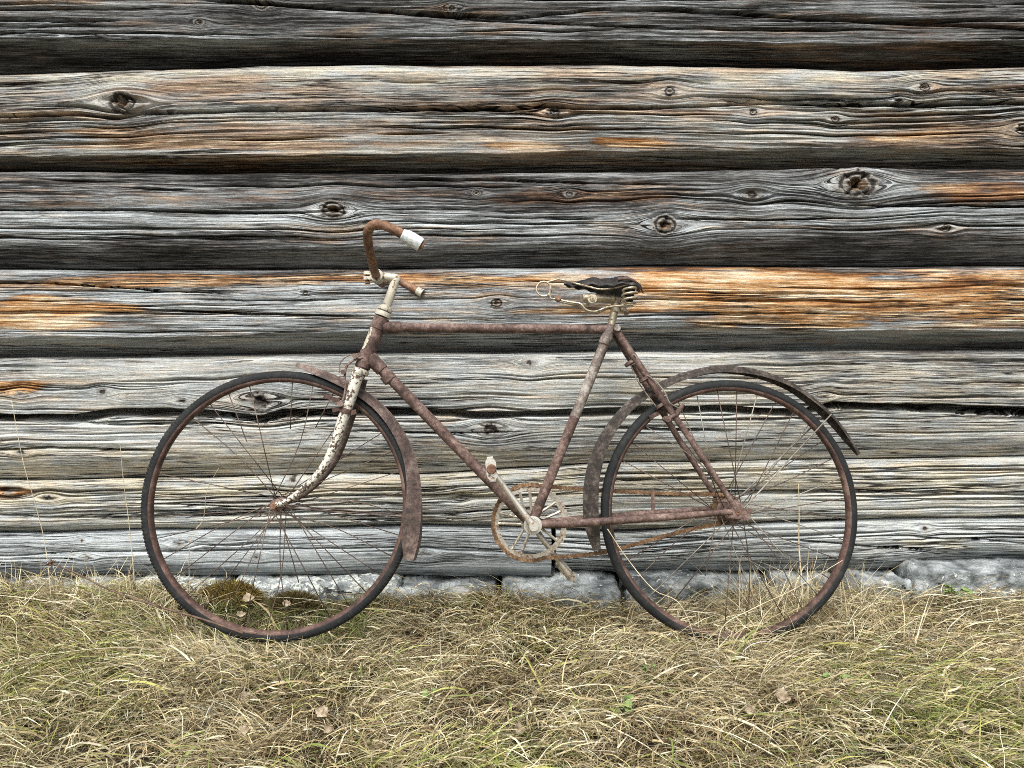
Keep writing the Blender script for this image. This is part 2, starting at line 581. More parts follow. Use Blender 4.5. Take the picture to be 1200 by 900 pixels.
def make_log(seed, top, edge, bot, cracks=(), knots=(), stains=(), bleach=0.5, bleach_shade=(), warms=(), warm=0.1,
             sh=0.03, y_bot=SEAM_Y, y_top=SEAM_Y, bulge=0.010, rough=1.0, ncr=46, xs=None, nf=158, nu=26, offs=0.0, stain0=0.0, knot_soft=1.0):
    rs = np.random.RandomState(100 + seed)
    xs = xs_main if xs is None else xs
    n = len(xs)
    zt = line_z(top, xs, y_top) + 0.003 * perlin(xs * 3, 0 * xs, seed)
    ze = line_z(edge, xs, 0.0) + 0.009 * fbm(xs * 5, 0 * xs + 5, seed, 4)
    zb = line_z(bot, xs, y_bot) + 0.003 * perlin(xs * 3, 0 * xs, seed + 1) + 0.004
    zt = zt - 0.001
    # base profile (rows x cols) of y and z
    ns = 16
    Y, Z = [], []
    Y.append(np.full(n, 0.17)); Z.append(zt + 0.012)
    Y.append(np.full(n, y_top + 0.02)); Z.append(zt + 0.001)
    for k in range(ns):
        a = (k / ns) * math.pi / 2
        Y.append(y_top * (1 - math.sin(a)) + 0 * xs)
        Z.append(zt - sh * (1 - math.cos(a)))
    zf = zt - sh
    for k in range(nf + 1):
        t = k / nf
        Y.append(-bulge * math.sin(math.pi * min(t * 1.02, 1)) ** 0.8 + 0 * xs)
        Z.append(zf * (1 - t) + ze * t)
    for k in range(1, nu + 1):
        t = k / nu
        a = t * math.pi / 2
        Y.append(y_bot * (0.55 * t + 0.45 * (1 - math.cos(a))) + 0 * xs)
        Z.append(ze * (1 - t) + zb * t)
    Y.append(np.full(n, 0.17)); Z.append(zb - 0.006)
    Y, Z = np.array(Y), np.array(Z)
    follow = None
    if cracks and len(cracks[0][0]) > 7:
        q = [wall_pt(a, b, 0) for a, b in cracks[0][0]]
        zc0 = np.interp(xs, [a for a, b in q], [b for a, b in q]) + 0.003 * fbm(xs * 9, 0 * xs, seed + 21, 3)
        tz = (zf - zc0) / (zf - ze)
        tc = float(np.clip(tz.mean(), 0.15, 0.85))
        for k in range(nf + 1):
            t = k / nf
            wgt = t / tc if t < tc else (1 - t) / (1 - tc)
            wgt = wgt * wgt * (3 - 2 * wgt)
            Z[ns + 2 + k] += wgt * (zc0 - (zf * (1 - tc) + ze * tc))
        follow = zc0
    X = np.broadcast_to(xs, Y.shape).copy()
    Y += offs + 0.010 * fbm(X * 0.9, Z * 3, seed + 40, 3)
    # profile arc length and normals
    dS = np.sqrt(np.diff(Y, axis=0) ** 2 + np.diff(Z, axis=0) ** 2)
    S = np.concatenate([np.zeros((1, n)), np.cumsum(dS, 0)])
    S = S - S[ns + 2]
    S = Z[ns + 2].mean() - S                      # runs like z on the face
    tY, tZ = np.gradient(Y, axis=0), np.gradient(Z, axis=0)
    ln = np.sqrt(tY ** 2 + tZ ** 2) + 1e-9
    nY, nZ = tZ / ln, -tY / ln                    # outward: towards -y on the face (tZ < 0)
    D = np.zeros_like(Y)
    gyc = S + 0.006 * fbm(X * 0.7, S * 4, seed + 2, 2) + 0.0016 * fbm(X * 5, S * 16, seed + 7, 2)
    gxc = X.copy()
    K = np.zeros_like(Y)
    for (kx, ky, kr) in knots:
        D_before = D.copy()
        cx, cz = wall_pt(kx, ky, -bulge)
        r = kr / FPX * 2.31
        ds = Z - cz
        dx = X - cx
        el = 1.25 + 0.3 * rs.rand()
        rad = np.sqrt((dx / el) ** 2 + ds ** 2)
        rad = rad * (1 + 0.22 * fbm(dx * 40 + kx, ds * 40, seed + 11, 3))
        defl = r * 1.05 * np.tanh(ds / (0.5 * r)) * np.exp(-np.abs(ds) / (1.7 * r)) * np.exp(-(dx / (2.5 * r)) ** 2)
        gyc = gyc - defl
        kk = np.clip(1 - rad / r, 0, 1)
        soft = knot_soft * rs.uniform(0.5, 1.0) if kr < 12 else knot_soft
        K = np.maximum(K, kk * soft)
        swell = np.exp(-(rad / (1.9 * r)) ** 2) * r * 0.18
        ring = 0.10 * r * np.cos(rad / r * 16) * sstep(0, .3, kk)
        D += swell - 0.28 * r * sstep(0.35, 0.95, kk) * (0.6 + 0.8 * perlin(dx * 150, ds * 150, seed)) + ring
        for q_ in range(rs.randint(1, 4)):
            th = rs.uniform(0, math.pi)
            off = np.abs(dx * math.sin(th) - ds * math.cos(th)) + 0.0012 * perlin(dx * 220, ds * 220, seed + q_)
            D -= 0.5 * r * np.exp(-(off / (0.07 * r)) ** 2) * sstep(0.05, 0.5, kk)
        # drying check ring round part of the knot
        D -= rs.uniform(0.0, 0.28) * r * np.exp(-((rad - r * rs.uniform(0.8, 1.15)) / (0.13 * r)) ** 2) * sstep(-0.1, 0.4, np.sin(np.arctan2(ds, dx) + kx))
        D = D_before + (D - D_before) * soft
    # fibres
    fib = 0.0034 * fbm(gxc * 3.2, gyc * 130, seed + 3, 2) + 0.0013 * fbm(gxc * 1.0, gyc * 40, seed + 4, 2)
    ero = 0.5 + 0.9 * sstep(-0.2, 0.4, fbm(gxc * 0.9, gyc * 6, seed + 5, 2))
    D += fib * ero * rough
    D += 0.004 * fbm(X * 3, S * 9, seed + 6, 3) * rough
    face = np.zeros_like(D)
    face[ns + 3: ns + 3 + nf - 2] = 1
    face = np.clip(face, 0, 1)
    # small drying cracks along the grain
    g0, g1 = gyc[ns + 6].mean(), gyc[ns + nf].mean()
    for c in range(ncr):
        xc = rs.uniform(X0, X1)
        gc = rs.uniform(min(g0, g1), max(g0, g1))
        Lc = rs.uniform(0.08, 0.55)
        hw = rs.uniform(0.0011, 0.0026)
        dp = rs.uniform(0.008, 0.024) * rough
        sel = np.where(np.abs(xs - xc) < Lc)[0]
        if len(sel) == 0:
            continue
        i0, i1 = sel[0], sel[-1] + 1
        tp = 1 - ((xs[i0:i1] - xc) / Lc) ** 2
        wob = 0.0035 * perlin(xs[i0:i1] * 7, 0 * xs[i0:i1] + c, seed)
        dd = np.abs(gyc[:, i0:i1] - gc - wob)
        D[:, i0:i1] -= dp * np.clip(tp, 0, 1) * np.exp(-(dd / (hw * (0.4 + np.clip(tp, 0, 1)))) ** 2) * face[:, i0:i1]
    # the long splits seen in the photograph
    for (pts, w_px, dp) in cracks:
        q = [wall_pt(a, b, 0) for a, b in pts]
        ax = np.array([a for a, b in q]); az = np.array([b for a, b in q])
        zc = follow if (follow is not None and pts is cracks[0][0]) else np.interp(xs, ax, az) + 0.003 * fbm(xs * 9, 0 * xs, seed + 21, 3)
        taper = sstep(ax[0] - 0.05, ax[0] + 0.12, xs) * (1 - sstep(ax[-1] - 0.12, ax[-1] + 0.05, xs))
        wv = w_px / FPX * 2.31 * (0.65 + 0.6 * (0.5 + fbm(xs * 2.3, 0 * xs + 3, seed + 22, 3)))
        dd = np.abs(Z - zc)
        D -= dp * 3.0 * taper * (1 - sstep(wv * 0.50, wv * 0.80, dd)) * face
        # lips of the split curl in a little
        D -= 0.004 * np.exp(-(dd / (wv * 2.5)) ** 2) * taper * face
    Yd = Y + nY * D
    Zd = Z + nZ * D
    # keep the hidden rows put
    for r in (0, 1, -1):
        Yd[r], Zd[r] = Y[r], Z[r]
    rows = len(Y)
    V = np.stack([X, Yd, Zd], -1).reshape(-1, 3)
    idx = np.arange((rows - 1) * n).reshape(rows - 1, n)[:, :-1].ravel()
    F = np.stack([idx, idx + n, idx + n + 1, idx + 1], 1)
    # end faces
    mobj = mesh_obj('log', V, F, M['wood'], wall)
    # pigments: brown bare wood, bleaching plus painted overhang shade, warm cast, knots
    ST = np.full_like(D, stain0) * (0.6 + 1.2 * fbm(X * 1.2, S * 10, seed + 51, 3)); BL = np.full_like(D, bleach); WM = np.full_like(D, warm)

    def blob(spec):
        px, py, rx, ry, am = spec
        cx, cz = wall_pt(px, py, 0)
        s = 2.31 / FPX
        dx, dz = (X - cx) / (rx * s), (Z - cz) / (ry * s)
        e = 0.95 * fbm(X * 2.6, Z * 30, seed + px * 0.01, 4)
        return am * np.clip(1.25 - sstep(0.3, 1.35, np.sqrt(dx ** 2 + dz ** 2) + e), 0, 1)
    for s in stains:
        ST = np.maximum(ST, np.clip(blob(s), 0, 1))
    for s in bleach_shade:
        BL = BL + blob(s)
    for s in warms:
        WM = WM + blob(s)
    BL = BL + 0.38 * fbm(X * 0.9, S * 9, seed + 31, 3)
    pig = np.stack([np.clip(ST, 0, 1), np.clip(BL, 0, 1), np.clip(WM, 0, 1), K], -1).reshape(-1, 4)
    me = mobj.data
    at = me.attributes.new('grain', 'FLOAT_VECTOR', 'POINT')
    gr = np.stack([gxc + seed * 3.7, gyc + seed * 1.3, np.full_like(gxc, seed * 1.0)], -1).reshape(-1, 3)
    at.data.foreach_set('vector', gr.astype(np.float32).ravel())
    at = me.attributes.new('pig', 'FLOAT_COLOR', 'POINT')
    at.data.foreach_set('color', pig.astype(np.float32).ravel())
    return mobj


sA0 = [(-600, -62), (600, -64), (1800, -60)]
sAB = [(-400, 92), (0, 91), (130, 87), (300, 82), (500, 81), (700, 80), (850, 82), (1000, 86), (1200, 82), (1600, 82)]
sBC = [(-400, 204), (0, 203), (400, 206), (600, 204), (800, 203), (1000, 200), (1200, 199), (1600, 198)]
sCD = [(-400, 316), (0, 316), (200, 317), (400, 316), (600, 314), (800, 312), (1000, 313), (1200, 312), (1600, 312)]
sDE = [(-400, 421), (0, 420), (200, 418), (400, 415), (600, 414), (800, 412), (1000, 411), (1200, 411), (1600, 410)]
sEF = [(-400, 564), (0, 563), (150, 561), (300, 557), (500, 555), (650, 546), (700, 542), (900, 539), (1200, 535), (1600, 534)]
sFG = [(-400, 625), (0, 623), (200, 621), (400, 618), (500, 615), (640, 618), (720, 622), (900, 612), (1060, 606), (1200, 606), (1600, 606)]

# two timbers above the picture
make_log(20, [(-600, -330), (1800, -330)], [(-600, -225), (1800, -225)], [(-600, -195), (1800, -195)], xs=xs_low, nf=40, nu=10, ncr=14, bleach=0.45)
make_log(21, [(-600, -195), (1800, -195)], [(-600, -92), (1800, -92)], sA0, xs=xs_low, nf=40, nu=10, ncr=14, bleach=0.45)
# A
make_log(1, sA0, [(-300, 44), (0, 45), (100, 43), (300, 45), (500, 46), (700, 47), (900, 50), (1200, 49), (1500, 49)], sAB,
         cracks=[([(240, 1), (420, 12), (600, 22), (700, 12), (800, 13), (900, 20), (1050, 27), (1200, 35), (1500, 48)], 3, 0.02),
                 ([(-200, 20), (60, 24), (130, 25)], 2.5, 0.012), ([(380, 8), (560, 24), (760, 33)], 2.0, 0.014)],
         knots=[(305, 4, 9), (232, 25, 5), (530, 9, 6)], bleach=0.40, bleach_shade=[(150, 38, 500, 9, .2), (700, 42, 500, 8, .15)],
         stains=[(560, 12, 120, 8, .35), (1010, 62, 170, 12, .42), (740, 20, 90, 6, .3)], y_bot=0.115, rough=1.25, ncr=90, stain0=0.30)
# B
make_log(2, sAB, [(-300, 182), (0, 181), (150, 182), (400, 180), (600, 178), (800, 174), (1000, 172), (1200, 172), (1500, 172)], sBC,
         cracks=[([(-300, 136), (0, 136), (100, 135), (140, 140), (168, 134), (300, 130), (450, 129), (600, 128), (650, 124), (672, 128), (800, 126), (900, 121), (1000, 124), (1200, 120), (1500, 120)], 3.4, 0.035),
                 ([(850, 119), (930, 120), (1010, 124)], 2, .012)],
         knots=[(144, 121, 15), (785, 107, 8), (650, 131, 8), (1084, 102, 7), (1054, 118, 4), (883, 131, 5), (980, 139, 5), (1200, 151, 9)],
         stains=[(140, 160, 70, 10, .6), (290, 158, 130, 10, .55), (510, 120, 330, 12, .42), (420, 150, 220, 9, .4), (735, 168, 46, 7, 1.0), (600, 172, 60, 5, .7), (250, 172, 220, 6, .6),
                 (1040, 163, 40, 6, .75), (720, 112, 110, 9, .35), (1120, 140, 70, 12, .3)],
         bleach=0.12, bleach_shade=[(200, 88, 160, 6, .3), (480, 85, 160, 5, .5), (700, 84, 250, 5, .45), (1020, 88, 190, 5, .75), (300, 175, 400, 6, .3), (1000, 160, 200, 8, .3)], warm=0.35,
         warms=[(600, 88, 700, 14, .5)], y_bot=0.095, rough=1.25, ncr=80, stain0=0.52)
# C
make_log(3, sBC, [(-300, 285), (0, 284), (200, 286), (300, 290), (450, 288), (600, 285), (800, 280), (1000, 277), (1200, 275), (1500, 274)], sCD,
         cracks=[([(-300, 245), (0, 246), (160, 246), (300, 250), (370, 249)], 2.2, 0.018), ([(480, 211), (560, 209), (640, 213), (780, 216)], 2.0, .014),
                 ([(1000, 241), (1100, 242), (1200, 242), (1400, 242)], 2, .016), ([(800, 257), (900, 258), (1000, 256)], 1.8, .012)],
         knots=[(391, 246, 13), (779, 263, 14), (883, 227, 10), (1004, 216, 19), (558, 226, 5), (667, 227, 6), (1110, 267, 6)],
         stains=[(690, 232, 130, 12, .55), (1150, 226, 75, 14, .65), (300, 231, 210, 9, .38), (80, 232, 90, 12, .35), (500, 225, 120, 9, .4), (560, 296, 60, 10, .3)],
         bleach=0.36, bleach_shade=[(600, 205, 900, 12, -.25), (150, 265, 400, 13, .38), (600, 262, 300, 12, .3), (1000, 255, 300, 15, .38)],  # negative blob: darker along the top edge
         sh=0.02, y_bot=0.06, ncr=60, stain0=0.30)
# D
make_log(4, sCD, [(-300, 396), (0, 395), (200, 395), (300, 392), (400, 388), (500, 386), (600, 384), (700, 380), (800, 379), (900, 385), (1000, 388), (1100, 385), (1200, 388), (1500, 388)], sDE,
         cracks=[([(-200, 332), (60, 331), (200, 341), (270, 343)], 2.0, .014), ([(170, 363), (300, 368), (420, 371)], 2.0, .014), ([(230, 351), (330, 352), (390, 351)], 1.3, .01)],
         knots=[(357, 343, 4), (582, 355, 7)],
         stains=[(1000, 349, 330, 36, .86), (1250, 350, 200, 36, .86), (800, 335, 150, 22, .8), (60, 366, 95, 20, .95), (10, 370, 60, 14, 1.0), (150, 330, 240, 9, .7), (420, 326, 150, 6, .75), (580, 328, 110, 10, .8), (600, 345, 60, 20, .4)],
         bleach=0.60, bleach_shade=[(900, 309, 420, 9, -.6), (200, 320, 380, 8, -.3), (260, 368, 180, 20, .35), (480, 360, 150, 16, .2), (950, 383, 300, 7, .5), (1000, 352, 330, 30, .06), (60, 362, 90, 20, .3), (100, 352, 60, 8, .3)],  # negative blobs paint in the shade of log C's overhang along the top
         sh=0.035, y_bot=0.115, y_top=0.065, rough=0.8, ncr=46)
# E
make_log(5, sDE, [(-300, 538), (0, 537), (100, 535), (300, 533), (500, 528), (600, 522), (700, 517), (800, 516), (1000, 514), (1200, 513), (1500, 512)], sEF,
         cracks=[([(-300, 488), (0, 489), (90, 491), (130, 484), (200, 484), (270, 487), (305, 492), (332, 485), (400, 484), (500, 483), (560, 487), (680, 484), (850, 479), (930, 485), (975, 475), (1100, 479), (1200, 483), (1500, 485)], 7, 0.04),
                 ([(-200, 522), (0, 527), (60, 525), (180, 528)], 2, .012), ([(690, 500), (760, 503), (850, 505)], 2.4, .015), ([(420, 505), (520, 508), (600, 506)], 1.6, .01)],
         knots=[(305, 469, 16), (575, 503, 13), (965, 465, 7), (120, 459, 6), (213, 470, 6), (25, 462, 7), (620, 425, 9), (22, 530, 6)],
         stains=[(5, 454, 45, 9, .9), (1000, 455, 220, 16, .25)],
         bleach=0.80, bleach_shade=[(100, 505, 400, 26, .3), (600, 440, 500, 14, .05), (1000, 505, 250, 14, .2), (1100, 418, 250, 7, -.3)],  # negative blob: darker along the right of the top edge
         warm=0.05, warms=[(1000, 455, 350, 40, .5), (600, 545, 1500, 20, .9)], sh=0.016, y_bot=0.03, ncr=60, stain0=0.22, knot_soft=0.5)
# F
make_log(6, sEF, [(-300, 617), (0, 617), (200, 615), (400, 612), (500, 609), (640, 612), (720, 616), (900, 607), (1060, 602), (1200, 602), (1500, 602)], sFG,
         cracks=[([(-200, 604), (0, 603), (90, 607), (200, 606), (330, 604)], 1.8, .012), ([(180, 590), (300, 594), (460, 590)], 1.4, .01), ([(850, 575), (950, 577), (1050, 577)], 2.2, .014)],
         knots=[(342, 563, 8), (55, 583, 7), (8, 576, 9), (540, 585, 5)],
         stains=[(5, 576, 30, 10, .7)], bleach=0.95, bleach_shade=[(900, 575, 400, 20, .2)], warm=0.1, warms=[(500, 568, 800, 14, .8), (60, 575, 80, 18, .5), (850, 560, 300, 18, .8)],
         sh=0.014, y_bot=0.028, y_top=0.03, rough=1.2, ncr=80, nf=92, knot_soft=0.45)
# G: smooth sill piece under the front wheel, ends at a vertical joint
xg = wall_pt(646, 640)[0]
make_log(7, sFG, [(-300, 664), (0, 664), (200, 663), (400, 662), (646, 664)], [(-300, 676), (0, 676), (200, 675), (400, 674), (646, 676)],
         cracks=[([(-200, 652), (30, 650), (100, 645), (200, 646), (330, 642), (500, 640), (600, 643)], 1.6, .01)],
         knots=[(210, 638, 8), (95, 634, 4), (102, 653, 6), (300, 653, 6), (497, 648, 8)], bleach=0.84, bleach_shade=[(100, 640, 500, 30, .12)], rough=0.55, ncr=18, knot_soft=0.4,
         xs=np.concatenate([np.linspace(X0, -1.72, 60)[:-1], np.linspace(-1.72, xg, 330)]), nf=80, nu=14, sh=0.010, y_bot=0.04, y_top=0.028, offs=-0.006)
# H: bleached sill log under the rear wheel
make_log(8, sFG, [(652, 654), (740, 656), (800, 655), (900, 651), (1000, 655), (1050, 652), (1100, 644), (1200, 641), (1500, 641)],
         [(652, 668), (740, 672), (800, 670), (900, 668), (1000, 669), (1060, 666), (1120, 657), (1200, 655), (1500, 655)],
         cracks=[([(660, 627), (760, 628), (850, 630)], 2.2, .014), ([(960, 606), (1060, 611), (1150, 612)], 2.4, .016), ([(930, 632), (1020, 640), (1100, 645)], 2.0, .012), ([(1080, 629), (1150, 633), (1200, 637), (1300, 640)], 1.8, .012)],
         knots=[(1085, 620, 5)], bleach=1.0, warms=[(1090, 637, 60, 8, .8)], rough=1.25, ncr=44,
         xs=np.concatenate([np.linspace(xg + 0.014, 1.72, 320), np.linspace(1.72, X1, 50)[1:]]), nf=96, nu=18, sh=0.010, y_bot=0.05, y_top=0.028)
mb = MB()
mb.box((0, 0.19, 1.3), (X1, 0, 0), (0, 0.018, 0), (0, 0, 1.34))
mb.build('inner_lining', M['lining'], wall, smooth=False)

# ---------------------------------------------------------------- foundation stones
def stone(px0, px1, py0, py1, label, seed, y_front=-0.07, depth=0.22, dig=0.06, mat='stone'):
    xa, zt = wall_pt(px0, py0, y_front + 0.03)
    xb, _ = wall_pt(px1, py0, y_front + 0.03)
    _, zb = wall_pt(px0, py1, y_front)
    zb -= dig
    n1, n2, n3 = 84, 26, 22
    cx, cy, cz = (xa + xb) / 2, y_front + depth / 2, (zt + zb) / 2
    hx, hy, hz = (xb - xa) / 2, depth / 2, (zt - zb) / 2
    V, F = [], []
    # superellipsoid-like slab from a cube grid
    def face(fn, a, b):
        base = len(V)
        for i in range(a + 1):
            for j in range(b + 1):
                V.append(fn(i / a * 2 - 1, j / b * 2 - 1))
        for i in range(a):
            for j in range(b):
                q = base + i * (b + 1) + j
                F.append((q, q + b + 1, q + b + 2, q + 1))
    face(lambda u, v: (u, -1, v), n1, n2)
    face(lambda u, v: (u, v, 1), n1, n3)
    face(lambda u, v: (-1, -u, v), n3, n2)
    face(lambda u, v: (1, u, v), n3, n2)
    P = np.array(V, float)
    # soften corners by size: rounding radius about 2.5 cm
    H = np.array([hx, hy, hz])
    rad = min(0.020, hz * 0.6)
    W = P * H
    core = np.clip(W, -(H - rad), H - rad)
    dl = W - core
    ln = np.linalg.norm(dl, axis=1, keepdims=True)
    nrm = np.where(ln > 1e-9, dl / np.maximum(ln, 1e-9), 0)
    W = core + nrm * rad * np.minimum(ln / rad, 1)
    q = W + np.array([cx, cy, cz])
    nz = 0.007 * fbm(q[:, 0] * 5, q[:, 1] * 9 + q[:, 2] * 7, seed, 4) + 0.005 * fbm(q[:, 0] * 40, q[:, 2] * 40 + q[:, 1] * 30, seed + 2, 3)
    ridge = 0.007 * np.round(2.2 * fbm(q[:, 0] * 3, q[:, 2] * 9 + q[:, 1] * 5, seed + 4, 1))
    q = q + nrm * (nz + ridge)[:, None]
    q[:, 2] -= 0.014
    q[:, 2] += 0.010 * perlin(q[:, 0] * 5, 0 * q[:, 0], seed + 9)
    o = mesh_obj('foundation_stone', q, F, M[mat])
    md = o.modifiers.new('weld', 'WELD')
    md.merge_threshold = 0.0008
    o.data.set_sharp_from_angle(angle=math.radians(28))
    tag(o, label, 'stone', 'stones under the log wall')
    return o


stone(-230, 12, 678, 700, 'low grey stone under the wall left of the mossy grass bank', 1)
stone(20, 150, 678, 698, 'stone half buried in dry grass under the thin white stalks', 2)
stone(152, 262, 678, 702, 'pale lichened stone seen through the left side of the front wheel', 3, -0.085, mat='stone_pale')
stone(268, 465, 675, 702, 'long pale stone behind the moss clumps inside the front wheel', 4, -0.06, mat='stone_pale')
stone(468, 584, 682, 702, 'low dark stone with white lichen spots between front mudguard and chainwheel', 5, -0.07)
stone(588, 728, 683, 706, 'rounded blue grey stone below the chainwheel and lower pedal', 6, -0.10)
stone(732, 905, 675, 714, 'big lichened stone behind the lower left of the rear wheel', 7, -0.085, 0.24)
stone(908, 986, 672, 712, 'stone half hidden by straw inside the right of the rear wheel', 8, -0.06)
stone(990, 1066, 671, 702, 'smooth pale stone just right of the rear wheel', 9, -0.08)
stone(1068, 1275, 657, 700, 'large slate blue stone slab beside the green weed', 10, -0.075, 0.26)
stone(1280, 1500, 664, 700, 'plain grey stone beyond the slate blue slab', 11)

# ---------------------------------------------------------------- bicycle
bike = empty('bicycle')
bike.matrix_world = Matrix(((Uax[0], -Wax[0], Vax[0], B0[0]), (Uax[1], -Wax[1], Vax[1], B0[1]), (Uax[2], -Wax[2], Vax[2], B0[2]), (0, 0, 0, 1)))
tag(bike, 'rusty old bicycle with white chipped fork leaning against the log wall', 'bicycle')
rnd = random.Random(5)
HF = np.array([-0.596, 0, 0.356])
HR = np.array([0.581, 0, 0.328])
R_T, R_C, R_M = 0.345, 0.3310, 0.0142       # tyre outer, tyre circle, tyre section
BB = bk(623, 614, 0.0)
SEATL = bk(715, 386, 0.0)
HT = bk(450, 366, 0.0)
HB = bk(424, 432, 0.0)
CROWN = bk(420, 440, 0.0)


def wheel(name, label, hub, warp, tread, hubw, hubr, spoke_mats, missing, bent, seed):
    w = empty(name, bike)
    w.location = hub
    w['label'] = label
    r = random.Random(seed)
    # tyre
    seg = 880 if tread else 180
    prof = []
    for k in range(16):
        a = 2 * math.pi * k / 16
        prof.append((R_C + R_M * math.cos(a), R_M * 1.02 * math.sin(a)))
    m = MB().lathe(prof, seg=seg, warp=warp)
    V = np.array(m.V)
    if tread:
        q = V.reshape(seg, 16, 3)
        for s in range(seg):
            for k in (2, 14):
                side = 1 if k < 8 else 0
                if ((s + 2 * side) // 2) % 2 == 0:
                    d = q[s, k] * np.array([1, 0, 1])
                    d /= np.linalg.norm(d)
                    q[s, k] += d * 0.0022
                    q[s, k, 1] += 0.0016 * (1 if k < 8 else -1)
        m.V = list(q.reshape(-1, 3))
    m.build('tyre', M['tyre'], w, auto=False)
    # rim: hollow channel with a well on the inner side
    rp = [(0.3235, -0.0105), (0.3270, -0.0120), (0.3262, -0.0130), (0.3215, -0.0128), (0.3180, -0.0095), (0.3160, -0.005), (0.3155, 0),
          (0.3160, 0.005), (0.3180, 0.0095), (0.3215, 0.0128), (0.3262, 0.0130), (0.3270, 0.0120), (0.3235, 0.0105), (0.319, 0)]
    MB().lathe(rp, seg=120, warp=warp).build('rim', M['rim'], w)
    # hub
    h = MB()
    h.lathe([(0.0, -hubw - 0.03), (0.0045, -hubw - 0.03), (0.0045, -hubw - 0.006), (hubr * 0.75, -hubw - 0.004), (hubr * 1.5, -hubw), (hubr * 1.5, -hubw + 0.003),
             (hubr, -hubw + 0.006), (hubr * 0.9, 0), (hubr, hubw - 0.006), (hubr * 1.5, hubw - 0.003), (hubr * 1.5, hubw), (hubr * 0.75, hubw + 0.004),
             (0.0045, hubw + 0.006), (0.0045, hubw + 0.03), (0.0, hubw + 0.03)], seg=20, closed=False)
    h.build('hub', M['frame'], w)
    nut = MB()
    nut.lathe([(0, -hubw - 0.034), (0.008, -hubw - 0.034), (0.009, -hubw - 0.030), (0.009, -hubw - 0.022), (0.0, -hubw - 0.022)], seg=6, closed=False)
    nut.build('axle_nut', M['bar'], w, smooth=False)
    # spokes, crossing three
    for i in range(36):
        if i in missing:
            continue
        a_r = 2 * math.pi * (i + 0.5) / 36
        side = -1 if i % 2 else 1
        lead = 1 if (i // 2) % 2 else -1
        a_h = a_r + lead * math.radians(62) * (0.85 + 0.1 * r.random())
        p0 = np.array([hubr * 1.35 * math.cos(a_h), side * (hubw - 0.001), hubr * 1.35 * math.sin(a_h)])
        p1 = np.array([0.3165 * math.cos(a_r), side * 0.002 + (warp(a_r) if warp else 0), 0.3165 * math.sin(a_r)])
        pts = [p0, p1]
        if i in bent:
            kind = bent[i]
            if kind == 'cut_rim':            # broken near the hub: only the rim end is left
                p0 = p1 + (p0 - p1) * r.uniform(0.25, 0.55)
                pts = [p0, p1]
            elif kind == 'cut_hub':
                p1 = p0 + (p1 - p0) * r.uniform(0.35, 0.7)
                pts = [p0, p1 + np.array([0.01, -0.01, -0.02])]
            else:
                mid = (p0 + p1) / 2 + np.array([r.uniform(-.018, .018), -0.004, r.uniform(-.018, .018)])
                pts = smooth_path([p0, mid, p1], 4)
        MB().tube(pts, 0.00130, 6).build('spoke', M[spoke_mats[i % len(spoke_mats)]], w, auto=False)
    return w


wheel('front_wheel', 'front wheel with knobbly tyre and many broken spokes', HF, None, True, 0.030, 0.011, ['spoke'], {4, 9, 14, 15},
      {6: 'cut_rim', 7: 'bend', 8: 'cut_rim', 11: 'cut_rim', 13: 'bend', 17: 'bend', 20: 'bend', 26: 'bend', 27: 'bend', 28: 'cut_hub', 33: 'bend', 0: 'bend', 35: 'bend'}, 3)
wheel('rear_wheel', 'buckled rear wheel with smooth perished tyre', HR, lambda a: 0.006 * math.sin(2 * a + 0.9), False, 0.029, 0.019, ['spoke', 'spoke_pale', 'spoke'], {19, 25},
      {2: 'bend', 13: 'bend', 21: 'bend', 24: 'cut_hub', 27: 'bend', 30: 'bend', 32: 'bend'}, 4)

# frame: one welded piece
fr = MB()
fr.tube([HT + (HB - HT) * 0.10, HB], [0.0185, 0.0185], 18)
fr.tube([bk(449, 384), SEATL + np.array([-0.005, 0, 0])], 0.0127, 16)
fr.tube([bk(433, 418), BB], 0.0143, 16)
fr.tube([SEATL + (SEATL - BB) * 0.02, BB], 0.0132, 16)
fr.lathe([(0.0, -0.036), (0.020, -0.036), (0.0215, -0.033), (0.0215, 0.033), (0.020, 0.036), (0.0, 0.036)], c=BB, seg=24, closed=False)
for c_, d_, r_ in ((bk(449, 384), bk(470, 384), 0.0165), (bk(433, 418), bk(448, 434), 0.0185)):      # lugs
    fr.tube([c_, d_], [r_, r_ * 0.93], 16)
fr.tube([HT + (HB - HT) * 0.10, HT + (HB - HT) * 0.30], 0.0205, 18)
fr.tube([HT + (HB - HT) * 0.70, HB - (HB - HT) * 0.02], 0.0205, 18)
frame_o = fr.build('frame', M['frame'], bike)
st = MB()
DN = HR + np.array([0.0, -0.058, 0.0])
DF = HR + np.array([0.0, 0.058, 0.0])
sA = SEATL + np.array([0.012, -0.016, -0.004])
s_near = [sA + (DN - sA) * t * np.array([1, 0, 1]) + np.array([0, -0.042 * sstep(0.0, 0.75, t), 0]) for t in (0, .2, .4, .6, .8, 1.0)]
s_far = [p * np.array([1, -1, 1]) for p in s_near[:1]] + [np.array([p[0], -p[1], p[2]]) for p in s_near[1:]]
st.tube(s_near, [0.0102, 0.0095, 0.0088, 0.0078, 0.0070], 12)
st.tube(s_far, [0.0102, 0.0095, 0.0088, 0.0078, 0.0070], 12)
st.lathe([(0, -0.027), (0.0075, -0.027), (0.0075, 0.027), (0, 0.027)], c=SEATL + np.array([0.012, 0, -0.003]), seg=14, closed=False)
st.build('seat_stays', M['frame'], bike)
cs = MB()
c_near = [BB + np.array([0.012, -0.020, 0.0]), BB + np.array([0.10, -0.042, 0.003]), (BB + DN) / 2 + np.array([0.06, -0.032, 0.003]), DN + np.array([-0.015, 0, 0])]
cs.tube(c_near, [0.0105, 0.0105, 0.0095, 0.0075], 12)
